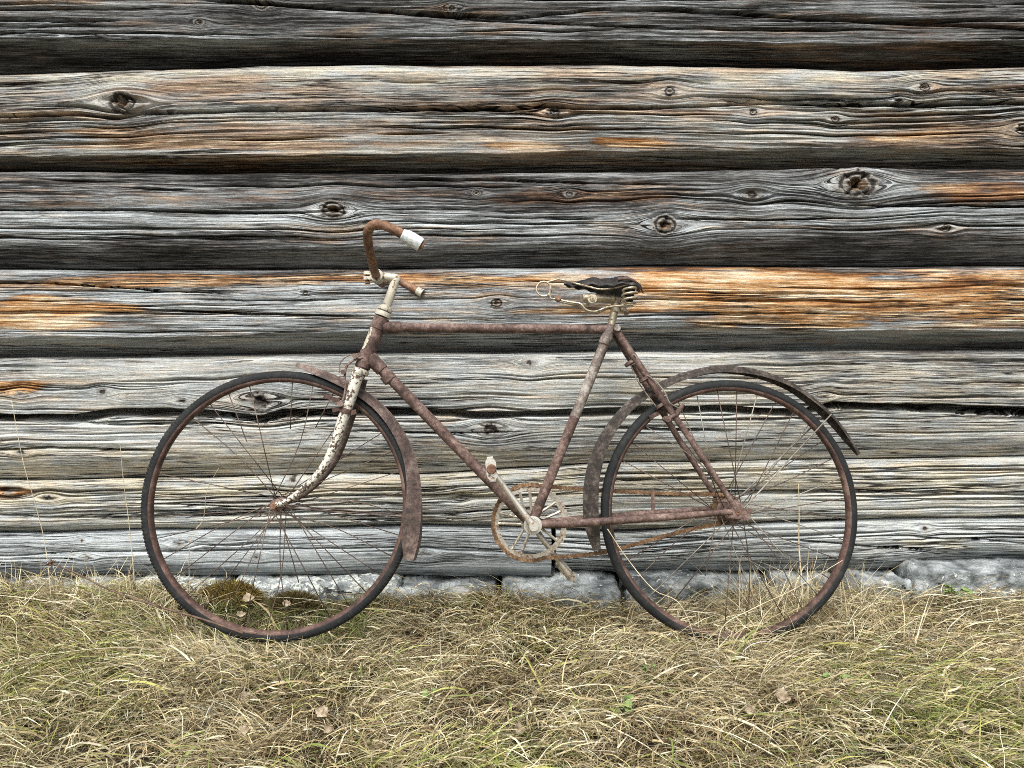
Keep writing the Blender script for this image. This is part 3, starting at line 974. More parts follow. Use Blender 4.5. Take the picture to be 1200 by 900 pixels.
cs.tube([p * np.array([1, -1, 1]) + np.array([0, 0, 0]) for p in c_near], [0.0105, 0.0105, 0.0095, 0.0075], 12)
for sgn in (-1, 1):
    cs.box(HR + np.array([0.006, sgn * 0.058, -0.004]), (0.026, 0, -0.004), (0, 0.003, 0), (0.006, 0, 0.014))
cs.build('chain_stays', M['frame'], bike)
# seat post, worn seat tube clamp
sp = MB()
SPT = bk(722, 356)
sp.tube([SEATL, SPT], 0.0105, 14)
sp.build('seat_post', M['saddle_metal'], bike)
sb_ = MB()
sb_.tube([SEATL + (BB - SEATL) * 0.08, SEATL + (SPT - SEATL) * 0.10], 0.0160, 16)
sb_.tube([SEATL + np.array([0.014, -0.026, -0.001]), SEATL + np.array([0.014, -0.031, -0.001])], 0.0085, 12)
sb_.build('seat_clamp', M['frame2'], bike)
# seat tube is worn to grey: a sleeve of bare metal round it
MB().tube([SEATL + (BB - SEATL) * 0.09, SEATL + (BB - SEATL) * 0.46], 0.0136, 16).build('seat_tube_sleeve', M['frame2'], bike)

# head: cups, stem, fork
ha = (HT - HB) / np.linalg.norm(HT - HB)
for c_, rr in ((HT + ha * 0.006 - ha * 0.012, (0.0215, 0.022, 0.019)), (HT + ha * 0.010, (0.019, 0.0205, 0.0155)), (HB - ha * 0.008, (0.021, 0.0225, 0.0195))):
    MB().tube([c_ - ha * 0.006, c_, c_ + ha * 0.007], list(rr), 20).build('headset_cup', M['stem'], bike)
wh = MB()
# leftover white panel on the front of the head tube (its own paint, a raised flake)
fa = np.array([-ha[2], 0, ha[0]])
Vp, Fp = [], []
for i in range(13):
    t = i / 12
    c_ = HT + (HB - HT) * (0.30 + 0.40 * t)
    wdt = math.radians(50) * (0.55 + 0.45 * math.sin(t * 2.6 + 0.3))
    for j in range(9):
        a = -wdt + 2 * wdt * j / 8 + math.radians(18)
        Vp.append(c_ + 0.0189 * (math.cos(a) * fa + math.sin(a) * np.array([0, -1.0, 0])))
for i in range(12):
    for j in range(8):
        q = i * 9 + j
        Fp.append((q, q + 1, q + 10, q + 9))
wh.add(Vp, Fp).build('paint_panel', M['stem'], bike)

stem = MB()
STOP = bk(465, 326)
SFR = bk(441, 324)
stem.tube(smooth_path([HT - ha * 0.01, HT + ha * 0.02, STOP - ha * 0.022, STOP + np.array([-0.002, 0, -0.002]), STOP + np.array([-0.022, 0, 0.002]), SFR + np.array([0.015, 0, 0])], 5), [0.0125, 0.0122, 0.0118, 0.012, 0.0115, 0.011], 16)
stem.tube([SFR + np.array([0.002, -0.019, 0]), SFR + np.array([0.002, 0.019, 0])], 0.0172, 18)
stem.box(SFR + np.array([-0.021, 0, 0.008]), (0.011, 0, 0), (0, 0.010, 0), (0, 0, 0.0045))
stem.box(SFR + np.array([-0.021, 0, -0.006]), (0.011, 0, 0), (0, 0.010, 0), (0, 0, 0.0045))
stem_o = stem.build('stem', M['stem'], bike)
bo = MB()
bo.tube([SFR + np.array([-0.023, 0, -0.020]), SFR + np.array([-0.023, 0, 0.015])], 0.0042, 8)
bo.tube([SFR + np.array([-0.023, 0, -0.020]), SFR + np.array([-0.023, 0, -0.013])], 0.0078, 6)
bo.build('clamp_bolt', M['bar'], stem_o)

# fork
cw = MB()
cw.tube([HB - ha * 0.012, CROWN - ha * 0.004], [0.0165, 0.0175], 16)
cw.tube([CROWN + np.array([0, -0.043, -0.004]), CROWN + np.array([0, -0.03, 0.004]), CROWN + np.array([0, 0.03, 0.004]), CROWN + np.array([0, 0.043, -0.004])], [0.010, 0.0145, 0.0145, 0.010], 12)
cw.build('fork_crown', M['fork'], bike)
fpx = [(419, 440, .043), (413, 463, .045), (404, 492, .047), (396, 520, .049), (385, 546, .050), (368, 568, .051), (348, 585, .052), (329, 594, .053)]
f_near = [bk(*p) for p in fpx]
FD = HF + np.array([0, -0.053, 0]) - f_near[-1]
f_near = [p + FD * (i / 7) for i, p in enumerate(f_near)]
rads = [0.0150, 0.0148, 0.0138, 0.0122, 0.0105, 0.009, 0.0078, 0.0068]
MB().tube(smooth_path(f_near, 4), rads, 14).build('fork_blade', M['fork'], bike)
MB().tube(smooth_path([p * np.array([1, -1, 1]) for p in f_near], 4), rads, 14).build('fork_blade', M['guard'], bike)

# handlebar: swept back, near half rises towards the viewer
hb_near = [SFR + np.array([0.002, -0.0, 0]), SFR + np.array([0.002, -0.05, 0.001]), bk(437, 310, 0.11), bk(432, 288, 0.185), bk(431, 273, 0.235),
           bk(437, 264, 0.262), bk(449, 264, 0.270), bk(465, 271, 0.268), bk(483, 281, 0.262), bk(496, 289, 0.258)]
gN = hb_near[-1]
hb = MB()
far_end = bk(495, 344, -0.245)
dlt = far_end - gN * np.array([1, -1, 1])
hb_far = []
for i, p in enumerate(hb_near):
    q = p * np.array([1, -1, 1])
    t = sstep(0.1, 0.9, i / (len(hb_near) - 1))
    hb_far.append(q + dlt * t)
line = smooth_path(hb_far[::-1][:-1] + hb_near, 6)
hb.tube(line, 0.0112, 14)
hbo = hb.build('handlebar', M['bar'], bike)
g1_ = MB()
gl = smooth_path([bk(471, 274.5, 0.267), bk(484, 281.5, 0.262), bk(493, 287, 0.259)], 5)
g1_.tube(gl, [0.0130, 0.0165, 0.0172, 0.0168, 0.0172, 0.0165], 16)
gm = g1_.build('grip', M['grip'], bike)
gm['label'] = 'chalky white worn handlebar grip'
far_line = smooth_path(hb_far, 6)
MB().tube(far_line[-5:], [0.0120, 0.0126, 0.0128, 0.0132], 14).build('grip', M['stem'], bike)['label'] = 'yellowed stub of the far handlebar grip'


# mudguards: ridged channel swept along a path
def guard(name, pts_px, widths, mat, label, arch=0.013, ridge=0.005, w0=0.0, thick=0.0016, n=5, twist=(0,)):
    P = smooth_path([bk(p[0], p[1], p[2] if len(p) > 2 else w0) for p in pts_px], n)
    N = len(P)
    wd = np.interp(np.linspace(0, 1, N), np.linspace(0, 1, len(widths)), widths)
    tws = np.interp(np.linspace(0, 1, N), np.linspace(0, 1, len(twist)), np.radians(twist))
    ncs = 13
    V, F = [], []
    for i in range(N):
        d = P[min(i + 1, N - 1)] - P[max(i - 1, 0)]
        d = d / np.linalg.norm(d)
        nr = np.array([-d[2], 0, d[0]])          # outward (left of travel)
        ct, sn = math.cos(tws[i]), math.sin(tws[i])
        lat, nr = np.array([0, ct, 0]) + nr * sn, nr * ct - np.array([0, sn, 0])   # outer face turned towards the viewer
        for layer in (0, 1):
            for j in range(ncs):
                s = -1 + 2 * j / (ncs - 1)
                hgt = -arch * (wd[i] / 0.028) * s * s + ridge * math.exp(-(s / 0.16) ** 2) - layer * thick
                V.append(P[i] + lat * (s * wd[i]) + nr * hgt)
    row = 2 * ncs
    for i in range(N - 1):
        a, b = i * row, (i + 1) * row
        for j in range(ncs - 1):
            F.append((a + j, a + j + 1, b + j + 1, b + j))
            F.append((a + ncs + j, b + ncs + j, b + ncs + j + 1, a + ncs + j + 1))
        F.append((a, b, b + ncs, a + ncs))
        F.append((a + ncs - 1, a + row - 1, b + row - 1, b + ncs - 1))
    for i in (0, N - 1):
        a = i * row
        for j in range(ncs - 1):
            F.append((a + j, a + ncs + j, a + ncs + j + 1, a + j + 1))
    o = MB().add(V, F).build(name, mat, bike)
    o['label'] = label
    return o


guard('front_mudguard', [(347, 427), (372, 434), (402, 446), (436, 466), (462, 492), (482, 527), (491, 565, .006), (492, 600, .016), (489, 632, .024), (483, 657, .028)],
      [0.006, 0.019, 0.023, 0.024, 0.024, 0.025, 0.027, 0.031, 0.036, 0.034, 0.018], M['guard'], 'rusted brown front mudguard with pointed flap', arch=0.018, twist=(0, 0, 0, 5, 14, 22, 32, 44, 54))
guard('rear_mudguard', [(698, 645), (689, 620), (686, 585), (691, 548), (708, 508), (740, 471), (785, 446), (825, 434), (855, 432), (890, 437), (925, 450), (953, 469), (976, 490), (993, 512), (1006, 533)],
      [0.012, 0.029, 0.031, 0.030, 0.026, 0.022, 0.019, 0.018, 0.018, 0.018, 0.018, 0.018, 0.017, 0.013, 0.004], M['guard_grey'], 'dark rear mudguard with flaking grey paint', arch=0.016, ridge=0.008, twist=(36, 34, 30, 22, 12, 5, 0, 0, 0, -4, -8, -10, -12, -12, -10))
# stays
for yy in (-1, 1):
    MB().tube([HF + np.array([0.006, yy * 0.040, -0.004]), bk(478, 605, 0) + np.array([0, yy * 0.024, 0])], 0.0017, 6).build('mudguard_stay', M['spoke'], bike)
for yy in (-1, 1):
    MB().tube([HR + np.array([0.008, yy * 0.052, -0.002]), bk(970, 486, 0) + np.array([0, yy * 0.021, 0])], 0.0019, 6).build('mudguard_stay', M['spoke_pale'], bike)

# brakes
fb = MB()
fb.tube(smooth_path([bk(427, 419, .018), bk(417, 421, .022), bk(407, 428, .034), bk(404, 441, .045), bk(405, 455, .056), bk(401, 470, .060), bk(393, 473, .055)], 5), 0.0032, 8)
fb.tube(smooth_path([bk(421, 414, .020), bk(408, 417, .030), bk(399, 425, .040), bk(398, 437, .046)], 5), 0.0016, 6)
fb.tube([bk(416, 417, .012), bk(416, 417, .034)], 0.0075, 8)
fb.tube([bk(402, 436, .040), bk(402, 436, .054)], 0.0065, 8)
fb.tube([bk(399, 473, .045), bk(399, 473, .068)], 0.0075, 10)
fb.build('front_brake', M['frame'], bike)
MB().box((bk(381, 464, .024) + bk(397, 470, .024)) / 2, (0.020, 0, -0.007), (0, 0.006, 0), (0.0018, 0, 0.0052)).build('brake_pad', M['rim'], bike)
bd = MB()
bc = (f_near[1] + f_near[2]) / 2 + (f_near[2] - f_near[1]) * 0.15
bt = (f_near[2] - f_near[1]) / np.linalg.norm(f_near[2] - f_near[1])
bd.tube([bc - bt * 0.006, bc + bt * 0.006], 0.0170, 16)
bd.box(bc + np.array([-0.021, -0.004, 0.004]), (0.012, 0, 0.003), (0, 0.004, 0), (-0.001, 0, 0.005))
bd.box(bc + np.array([0.020, -0.004, -0.004]), (0.007, 0, 0.002), (0, 0.004, 0), (-0.001, 0, 0.006))
bd.build('fork_band', M['rim'], bike)
cl = MB()
ca, cb = bk(452, 439), bk(458, 446)
cl.tube([ca, cb], 0.0185, 16)
cl.build('down_tube_clip', M['frame'], bike)
rb = MB()
c1 = bk(787, 491, .050)
rb.tube([c1 + np.array([-0.012, 0.016, 0]), c1 + np.array([-0.012, -0.012, 0])], 0.0085, 10)
rb.tube([c1 + np.array([-0.022, 0, -0.003]), c1 + np.array([0.014, 0, 0.010])], 0.0062, 8)
rb.tube([c1 + np.array([0.012, 0.012, 0.008]), bk(801, 474, .030)], [0.009, 0.0045], 8)
rb.box(bk(766, 487, .024), (0.012, 0, 0.006), (0, 0.006, 0), (-0.002, 0, 0.005))
rb.build('rear_brake', M['frame'], bike)
wi = MB()
wi.tube(smooth_path([bk(753, 438, .03), bk(765, 444, .045), bk(778, 458, .055), bk(785, 472, .060), bk(795, 478, .055)], 6), 0.0017, 6)
wi.tube(smooth_path([bk(738, 420, .02), bk(744, 416, .035), bk(746, 424, .03), bk(740, 428, .02)], 6), 0.0012, 6)
wi.tube(smooth_path([bk(739, 428, .02), bk(748, 448, .025), bk(770, 478, .03)], 6), 0.0016, 6)
wi.build('brake_cable', M['spoke_pale'], bike)
for pp in ((737, 426), (754, 445), (773, 476)):
    q = bk(*pp, 0.036)
    t0 = (bk(760, 452, .03) - SEATL); t0 /= np.linalg.norm(t0)
    MB().tube([q - t0 * 0.004, q + t0 * 0.004], 0.0125, 12).build('stay_clip', M['frame'], bike)
MB().box(bk(765, 586, 0.062), (0.0042, 0, 0), (0, 0.0015, 0), (0, 0, 0.027)).build('clip_strap', M['rim'], bike)

# transmission
CRW = -0.046
CC = np.array([BB[0], 0.046, BB[2]])
R_RING = 0.100
rg = MB()
nt = 46
V, F = [], []
for s in range(nt * 4):
    q = 2 * math.pi * s / (nt * 4)
    ro = R_RING + (0.0025 if s % 4 in (0, 1) else -0.0025)
    for (r, y) in ((ro, -0.0016), (R_RING - 0.016, -0.0016), (R_RING - 0.016, 0.0016), (ro, 0.0016)):
        V.append(CC + np.array([r * math.cos(q), y, r * math.sin(q)]))
for s in range(nt * 4):
    t = (s + 1) % (nt * 4)
    for j in range(4):
        F.append((s * 4 + j, s * 4 + (j + 1) % 4, t * 4 + (j + 1) % 4, t * 4 + j))
rg.add(V, F)
for k in range(5):
    q = 2 * math.pi * k / 5 + math.radians(100)
    for dq in (-0.20, 0.20):
        a = CC + np.array([0.020 * math.cos(q + dq * 2.0), 0, 0.020 * math.sin(q + dq * 2.0)])
        b = CC + np.array([0.086 * math.cos(q + dq * 0.8), 0, 0.086 * math.sin(q + dq * 0.8)])
        rg.tube([a, b], 0.0042, 6)
rg.tube([CC + np.array([0, -0.004, 0]), CC + np.array([0, 0.004, 0])], 0.026, 24)
rg.build('chainwheel', M['ring'], bike)
# chain path
R_SP = 0.038
SPc = np.array([HR[0], 0.046, HR[2]])
path = []
for a in np.linspace(math.radians(72), math.radians(292), 60):
    path.append(CC + R_RING * np.array([math.cos(a), 0, math.sin(a)]))
low_end = SPc + R_SP * np.array([math.cos(math.radians(-100)), 0, math.sin(math.radians(-100))])
p_start = path[-1]
for t in np.linspace(0, 1, 46)[1:-1]:
    p = p_start * (1 - t) + low_end * t
    p = p + np.array([0, 0, -0.012 * math.sin(math.pi * t) - 0.006 * math.sin(2 * math.pi * t)])
    path.append(p)
for a in np.linspace(math.radians(-100), math.radians(95), 20):
    path.append(SPc + R_SP * np.array([math.cos(a), 0, math.sin(a)]))
p_s = path[-1]
p_e = path[0]
for t in np.linspace(0, 1, 46)[1:]:
    p = p_s * (1 - t) + p_e * t
    path.append(p + np.array([0, 0, -0.004 * math.sin(math.pi * t)]))
path = np.array(path)
dist = np.concatenate([[0], np.cumsum(np.linalg.norm(np.diff(path, axis=0), axis=1))])
nl = int(dist[-1] / 0.0127)
nl -= nl % 2
pos = np.stack([np.interp(np.linspace(0, dist[-1], nl, endpoint=False), dist, path[:, i]) for i in range(3)], 1)
ch = MB()
for i in range(nl):
    a, b = pos[i], pos[(i + 1) % nl]
    d = b - a
    d = d / np.linalg.norm(d)
    nrm = np.array([-d[2], 0, d[0]])
    yo = 0.0042 if i % 2 else 0.0030
    ch.tube([a + np.array([0, -0.0046, 0]), a + np.array([0, 0.0046, 0])], 0.0050, 8)
    mid = (a + b) / 2
    for sg in (-1, 1):
        cy = np.array([0, sg * yo, 0])
        half = 0.0060
        V = []
        for (u, v) in ((-1.5, 0), (-1.2, .9), (-.7, 1.0), (0, .62), (.7, 1.0), (1.2, .9), (1.5, 0), (1.2, -.9), (.7, -1.0), (0, -.62), (-.7, -1.0), (-1.2, -.9)):
            V.append(mid + cy + d * (u * half) + nrm * (v * 0.0056) - np.array([0, 0.0005, 0]))
        V2 = [p + np.array([0, 0.001, 0]) for p in V]
        k = len(V)
        Fs = [tuple(range(k)), tuple(range(2 * k - 1, k - 1, -1))] + [(j, (j + 1) % k, k + (j + 1) % k, k + j) for j in range(k)]
        ch.add(V + V2, Fs)
ch.build('chain', M['chain'], bike)
spk = MB()
V, F = [], []
for s in range(72):
    q = 2 * math.pi * s / 72
    ro = R_SP + (0.003 if s % 4 in (0, 1) else -0.003)
    for (r, y) in ((ro, -0.0016), (0.016, -0.0016), (0.016, 0.0016), (ro, 0.0016)):
        V.append(SPc + np.array([r * math.cos(q), y, r * math.sin(q)]))
for s in range(72):
    t = (s + 1) % 72
    for j in range(4):
        F.append((s * 4 + j, s * 4 + (j + 1) % 4, t * 4 + (j + 1) % 4, t * 4 + j))
spk.add(V, F).build('sprocket', M['chain'], bike)
# bottom bracket face and cranks
bf = MB()
bf.lathe([(0.0, -0.0405), (0.0095, -0.0405), (0.010, -0.0385), (0.0165, -0.0385), (0.0172, -0.0402), (0.0235, -0.0398), (0.0240, -0.0365), (0.0, -0.0362)], c=BB, seg=32, closed=False)
bf.build('bracket_cup', M['crank'], bike)
ax = MB()
ax.tube([BB + np.array([0, -0.068, 0]), BB + np.array([0, 0.066, 0])], 0.008, 12)
ax.build('crank_axle', M['ring'], bike)
PN = bk(575, 549, 0.068)
BBc = BB + np.array([0, -0.060, 0])
PNc = np.array([PN[0], -0.068, PN[2]])
ck = MB()
ck.tube([BBc + np.array([0, -0.002, 0]) - (PNc - BBc) * 0.06, BBc, BBc + (PNc - BBc) * 0.12, BBc + (PNc - BBc) * 0.9, PNc, PNc + (PNc - BBc) * 0.05], [0.009, 0.0125, 0.0082, 0.0072, 0.0098, 0.006], 14)
ck.tube([BBc + np.array([0, -0.014, 0]), BBc + np.array([0, 0.012, 0])], 0.0115, 16)
ck.build('crank', M['crank'], bike)
PF = BB + (BB - PNc) * np.array([1, 0, 1]) * 0.96 + np.array([0, 0.066, 0])
ck = MB()
BBf = BB + np.array([0, 0.060, 0])
ck.tube([BBf - (PF - BBf) * 0.06, BBf, BBf + (PF - BBf) * 0.12, BBf + (PF - BBf) * 0.9, PF, PF + (PF - BBf) * 0.05], [0.009, 0.0125, 0.0082, 0.0072, 0.0098, 0.006], 14)
ck.build('crank', M['ring'], bike)


def pedal(c, sgn, ang, bodymat):
    p = empty('pedal', bike)
    d1 = np.array([math.cos(ang), 0, math.sin(ang)])
    d2 = np.array([-math.sin(ang), 0, math.cos(ang)])
    a = MB()
    a.tube([c, c + np.array([0, sgn * 0.012, 0]), c + np.array([0, sgn * 0.075, 0])], [0.0080, 0.0062, 0.0055], 10)
    a.tube([c + np.array([0, sgn * 0.074, 0]), c + np.array([0, sgn * 0.084, 0])], [0.0125, 0.0105], 16)
    a.build('pedal_spindle', M['bar'], p)
    for off in (0.016, 0.072):
        m = MB()
        V, prof = [], []
        for k in range(24):
            q = 2 * math.pi * k / 24
            rr = 0.0125 + 0.0165 * abs(math.cos(q)) ** 3.0
            prof.append(c + np.array([0, sgn * off, 0]) + rr * (math.cos(q) * d1 + math.sin(q) * d2 * 0.98))
        V = prof + [q_ + np.array([0, sgn * 0.003, 0]) for q_ in prof]
        F = [tuple(range(24)), tuple(range(47, 23, -1))] + [(j, (j + 1) % 24, 24 + (j + 1) % 24, 24 + j) for j in range(24)]
        m.add(V, F)
        m.build('pedal_end_plate', bodymat, p)
    for s in (-1, 1):
        m = MB()
        cc = c + np.array([0, sgn * 0.045, 0]) + d1 * 0.027 * s
        m.box(cc, d1 * 0.0035, (0, 0.027, 0), d2 * 0.0075)
        m.build('pedal_bar', bodymat, p, smooth=False)
    return p


pedal(PNc + np.array([0, -0.006, 0]), -1, math.radians(97), M['crank'])
pedal(PF + np.array([0, 0.006, 0]), 1, math.radians(-48), M['ring'])

# saddle: broken leather shell on a wire frame
sd = empty('saddle', bike)
sd['label'] = 'torn black leather saddle with bare coil springs'
top_px = [(661, 329), (671, 330), (682, 327), (695, 324), (707, 326), (720, 324), (735, 325), (747, 332)]
hw = [0.006, 0.014, 0.026, 0.042, 0.062, 0.082, 0.090, 0.070]
droop = [0.002, 0.006, 0.014, 0.024, 0.026, 0.030, 0.032, 0.034]
V, F = [], []
P = smooth_path([bk(a, b + 2, 0) for a, b in top_px], 4)
NP = len(P)
hwi = np.interp(np.linspace(0, 1, NP), np.linspace(0, 1, 8), hw)
dri = np.interp(np.linspace(0, 1, NP), np.linspace(0, 1, 8), droop)
for i in range(NP):
    for L_ in (0, 1):
        for j in range(17):
            s = -1 + j / 8
            z = -dri[i] * abs(s) ** 2.2 - L_ * 0.004 + 0.0025 * math.sin(i * 1.3 + j * 0.9)
            V.append(P[i] + np.array([0, s * hwi[i], z]))
for i in range(NP - 1):
    a, b = i * 34, (i + 1) * 34
    for j in range(16):
        F.append((a + j, a + j + 1, b + j + 1, b + j))
        F.append((a + 17 + j, b + 17 + j, b + 18 + j, a + 18 + j))
    F.append((a, b, b + 17, a + 17))
    F.append((a + 16, a + 33, b + 33, b + 16))
for i in (0, NP - 1):
    a = i * 34
    for j in range(16):
        F.append((a + j, a + 17 + j, a + 18 + j, a + j + 1))
MB().add(V, F).build('saddle_leather', M['leather'], sd)
wr = MB()
cN = bk(637, 339, 0.010)
loop = []
for k in range(31):
    q = math.radians(70) + 2 * math.pi * 1.15 * k / 30
    loop.append(cN + np.array([0.0195 * math.cos(q), -0.006 * k / 30, 0.0195 * math.sin(q)]))
wr.tube([bk(664, 329, 0.004), bk(654, 327, 0.006)] + loop[:1] + loop[1:], 0.0026, 8)
wr.tube(smooth_path([loop[-8], bk(645, 349, 0.016), bk(653, 350, 0.016)], 4), 0.0026, 8)
wr.build('front_coil', M['saddle_metal'], sd)
MB().lathe([(0, -0.010), (0.006, -0.009), (0.0085, -0.004), (0.0085, 0.004), (0.006, 0.009), (0, 0.010)], c=bk(654, 350, 0.016), seg=12, closed=False).build('coil_bolt', M['bar'], sd)
rl = MB()
for yy, dv in ((0.030, 0), (-0.030, 2)):
    rl.tube(smooth_path([bk(654, 351 + dv, 0.014 if yy > 0 else -0.014), bk(668, 354 + dv, yy * 0.7), bk(680, 356 + dv, yy), bk(687, 363 + dv, yy), bk(698, 365 + dv, yy), bk(712, 360 + dv, yy), bk(730, 358 + dv, yy * 1.6), bk(742, 357 + dv, yy * 2.0)], 5), 0.0030, 8)
for yy in (0.045, -0.045):
    rl.tube(smooth_path([bk(670, 331, yy * 0.3), bk(690, 336, yy * 0.8), bk(704, 339, yy), bk(722, 337, yy * 1.3), bk(736, 333, yy * 1.5)], 5), 0.0026, 8)
rl.build('saddle_rails', M['saddle_metal'], sd)
cb_ = MB()
cc = bk(691, 354, 0.0)
cb_.tube([cc + np.array([0, -0.046, 0]), cc + np.array([0, 0.046, 0])], 0.0050, 10)
cb_.tube([cc + np.array([0, -0.047, 0]), cc + np.array([0, -0.037, 0])], 0.0125, 18)
cb_.tube([cc + np.array([0, -0.052, 0]), cc + np.array([0, -0.045, 0])], 0.0070, 6)
cb_.tube([bk(683, 349, 0.012), bk(720, 350, 0.012)], 0.0120, 14)
cb_.tube([bk(722, 349, 0.0), bk(722, 366, 0.0)], 0.0145, 14)
cb_.tube([bk(730, 362, 0.012), bk(736, 369, 0.012)], 0.008, 8)
cb_.build('saddle_clamp', M['saddle_metal'], sd)
for yy in (0.070, -0.060):
    co = []
    for k in range(64):
        q = 2 * math.pi * 3.2 * k / 63
        rr = 0.0165 + 0.003 * math.sin(math.pi * k / 63)
        b0 = bk(738, 355 - 19 * k / 63, yy)
        co.append(b0 + np.array([rr * math.cos(q), rr * math.sin(q), 0]))
    MB().tube(co, 0.0030, 8).build('coil_spring', M['saddle_metal'], sd)
bp = MB()
bp.tube(smooth_path([bk(724, 327, 0.080), bk(738, 327, 0.084), bk(746, 333, 0.070), bk(748, 340, 0.03), bk(748, 341, -0.02), bk(745, 336, -0.06)], 5), 0.0042, 8)
bp.build('cantle_plate', M['leather_red'], sd)


# ---------------------------------------------------------------- grass
def blades(name, n, xr, yr, seed, lenr, wid, colfn, dirfn, zoff=(0.0, 0.03), e0=(20, 75), e1=(-30, 10), S=5, spread=0.7, mat=None, keep=None, clumps=0, curlamt=0.32):
    rs = np.random.RandomState(seed)
    x = rs.uniform(xr[0], xr[1], n)
    y = rs.uniform(yr[0], yr[1], n)
    cid = None
    if clumps:
        ccx, ccy = rs.uniform(xr[0], xr[1], clumps), rs.uniform(yr[0], yr[1], clumps)
        cid = rs.randint(0, clumps, n)
        loose = rs.rand(n) < 0.25
        x = np.where(loose, x, ccx[cid] + rs.randn(n) * 0.022)
        y = np.where(loose, y, np.clip(ccy[cid] + rs.randn(n) * 0.022, yr[0], yr[1] - 0.01))
        cdir, cht, cton = rs.randn(clumps) * 0.55, rs.rand(clumps), 0.62 + 0.72 * rs.rand(clumps)
    if keep is not None:
        k = keep(x, y, rs)
        x, y = x[k], y[k]
        n = len(x)
        cid = cid[k] if cid is not None else None
    L = rs.uniform(lenr[0], lenr[1], n) * (0.75 + 0.5 * rs.rand(n))
    a = dirfn(x, y, rs) + rs.randn(n) * spread
    if cid is not None:
        a = a + cdir[cid]
    E0 = np.radians(rs.uniform(e0[0], e0[1], n))
    E1 = np.radians(rs.uniform(e1[0], e1[1], n))
    curl = rs.randn(n) * curlamt
    zo = rs.uniform(zoff[0], zoff[1], n) * rs.rand(n)
    if cid is not None:
        zo = zo * (0.4 + 1.3 * cht[cid])
    wv = wid * rs.uniform(0.6, 1.4, n)
    tw = rs.uniform(-0.9, 0.9, n)
    P = np.zeros((S + 1, n, 3))
    P[0] = np.stack([x, y, ground_z(x, y) + zo - 0.004], -1)
    dirs = []
    for k in range(S + 1):
        s = k / S
        el = E0 + (E1 - E0) * s ** 0.65
        an = a + curl * s + 0.05 * rs.randn(n)
        d = np.stack([np.cos(an) * np.cos(el), np.sin(an) * np.cos(el), np.sin(el)], -1)
        dirs.append((an, d))
        if k < S:
            P[k + 1] = P[k] + d * (L / S)[:, None]
    gz = ground_z(P[..., 0], P[..., 1])
    lo = gz + 0.003 + zo[None] * 0.55
    lo[0] = -9
    P[..., 2] = np.maximum(P[..., 2], lo)
    # nothing grows into the stones or the wall
    P[..., 1] = np.minimum(P[..., 1], -0.055 + 0.02 * rs.rand(n)[None])
    V = np.zeros((n, S + 1, 2, 3), np.float32)
    for k in range(S + 1):
        an, d = dirs[k]
        s = k / S
        side = np.stack([-np.sin(an) * np.cos(tw), np.cos(an) * np.cos(tw), np.sin(tw)], -1)
        w = wv * (0.55 + 0.45 * np.sin(math.pi * min(1, 0.25 + s * 0.75))) * (1 - s ** 3 * 0.85)
        V[:, k, 0] = P[k] - side * w[:, None] / 2
        V[:, k, 1] = P[k] + side * w[:, None] / 2
    base = (np.arange(n) * (S + 1) * 2)[:, None, None]
    kk = np.arange(S)[None, :, None] * 2
    F = (base + kk + np.array([0, 1, 3, 2])[None, None]).reshape(-1, 4)
    o = mesh_obj(name, V.reshape(-1, 3), F, mat or M['blade'])
    c = colfn(x, y, rs)
    if cid is not None:
        c = c * cton[cid][:, None]
    tipc = 0.85 + 0.3 * rs.rand(n)
    cc = np.repeat(c[:, None, :], (S + 1) * 2, 1).astype(np.float32)
    col = np.ones((n, (S + 1) * 2, 4), np.float32)
    col[..., :3] = np.clip(cc * tipc[:, None, None], 0, 0.9)
    at = o.data.attributes.new('tone', 'FLOAT_COLOR', 'POINT')
    at.data.foreach_set('color', col.ravel())
    return o


PAL = np.array([[0.56, 0.49, 0.29], [0.70, 0.65, 0.47], [0.44, 0.35, 0.19], [0.27, 0.19, 0.105], [0.16, 0.115, 0.075], [0.40, 0.40, 0.12], [0.23, 0.29, 0.075], [0.12, 0.17, 0.05]])


def straw_col(x, y, rs):
    n = len(x)
    gp = 0.06 + 0.62 * fbm(x * 2.1, y * 2.6, 60, 3)
    gp = gp + 0.30 * np.exp(-((x + 0.1) / 0.6) ** 2 - ((y + 1.05) / 0.2) ** 2) + 0.35 * np.exp(-((x - 0.95) / 0.35) ** 2 - ((y + 0.75) / 0.14) ** 2)
    gp = gp + 0.30 * np.exp(-((x + 1.3) / 0.3) ** 2 - ((y + 0.5) / 0.4) ** 2) + 0.25 * np.exp(-((x - 1.3) / 0.3) ** 2 - ((y + 0.9) / 0.3) ** 2)
    br = 0.30 + 0.7 * fbm(x * 2.6 + 9, y * 3.2, 70, 3)
    u = rs.rand(n)
    green = u < np.clip(gp, 0.03, 0.75)
    brown = (~green) & (rs.rand(n) < np.clip(br, 0.10, 0.8))
    r = rs.rand(n)
    ig = np.where(r < 0.5, 5, np.where(r < 0.85, 6, 7))
    ib = np.where(r < 0.45, 2, np.where(r < 0.8, 3, 4))
    is_ = np.where(r < 0.6, 0, np.where(r < 0.85, 1, 2))
    c = PAL[np.where(green, ig, np.where(brown, ib, is_))]
    return c * (0.55 + 0.8 * rs.rand(n))[:, None]


def comb(x, y, rs):
    """which way the dead grass lies"""
    right = -1.0 + 1.3 * fbm(x * 1.5, y * 1.8, 80, 2)                       # towards the viewer and to the right
    left = -1.7 + 3.4 * fbm(x * 2.0, y * 2.4, 90, 3)
    t = sstep(-0.3, 0.5, x + 0.25 * fbm(x * 2, y * 2, 95, 2))
    return left * (1 - t) + right * t


def keep_main(x, y, rs):
    inside = (((x + 0.60) / 0.27) ** 2 + ((y + 0.22) / 0.17) ** 2) < 1       # bare mossy hollow behind the front wheel
    return ~(inside & (rs.rand(len(x)) < 0.93))


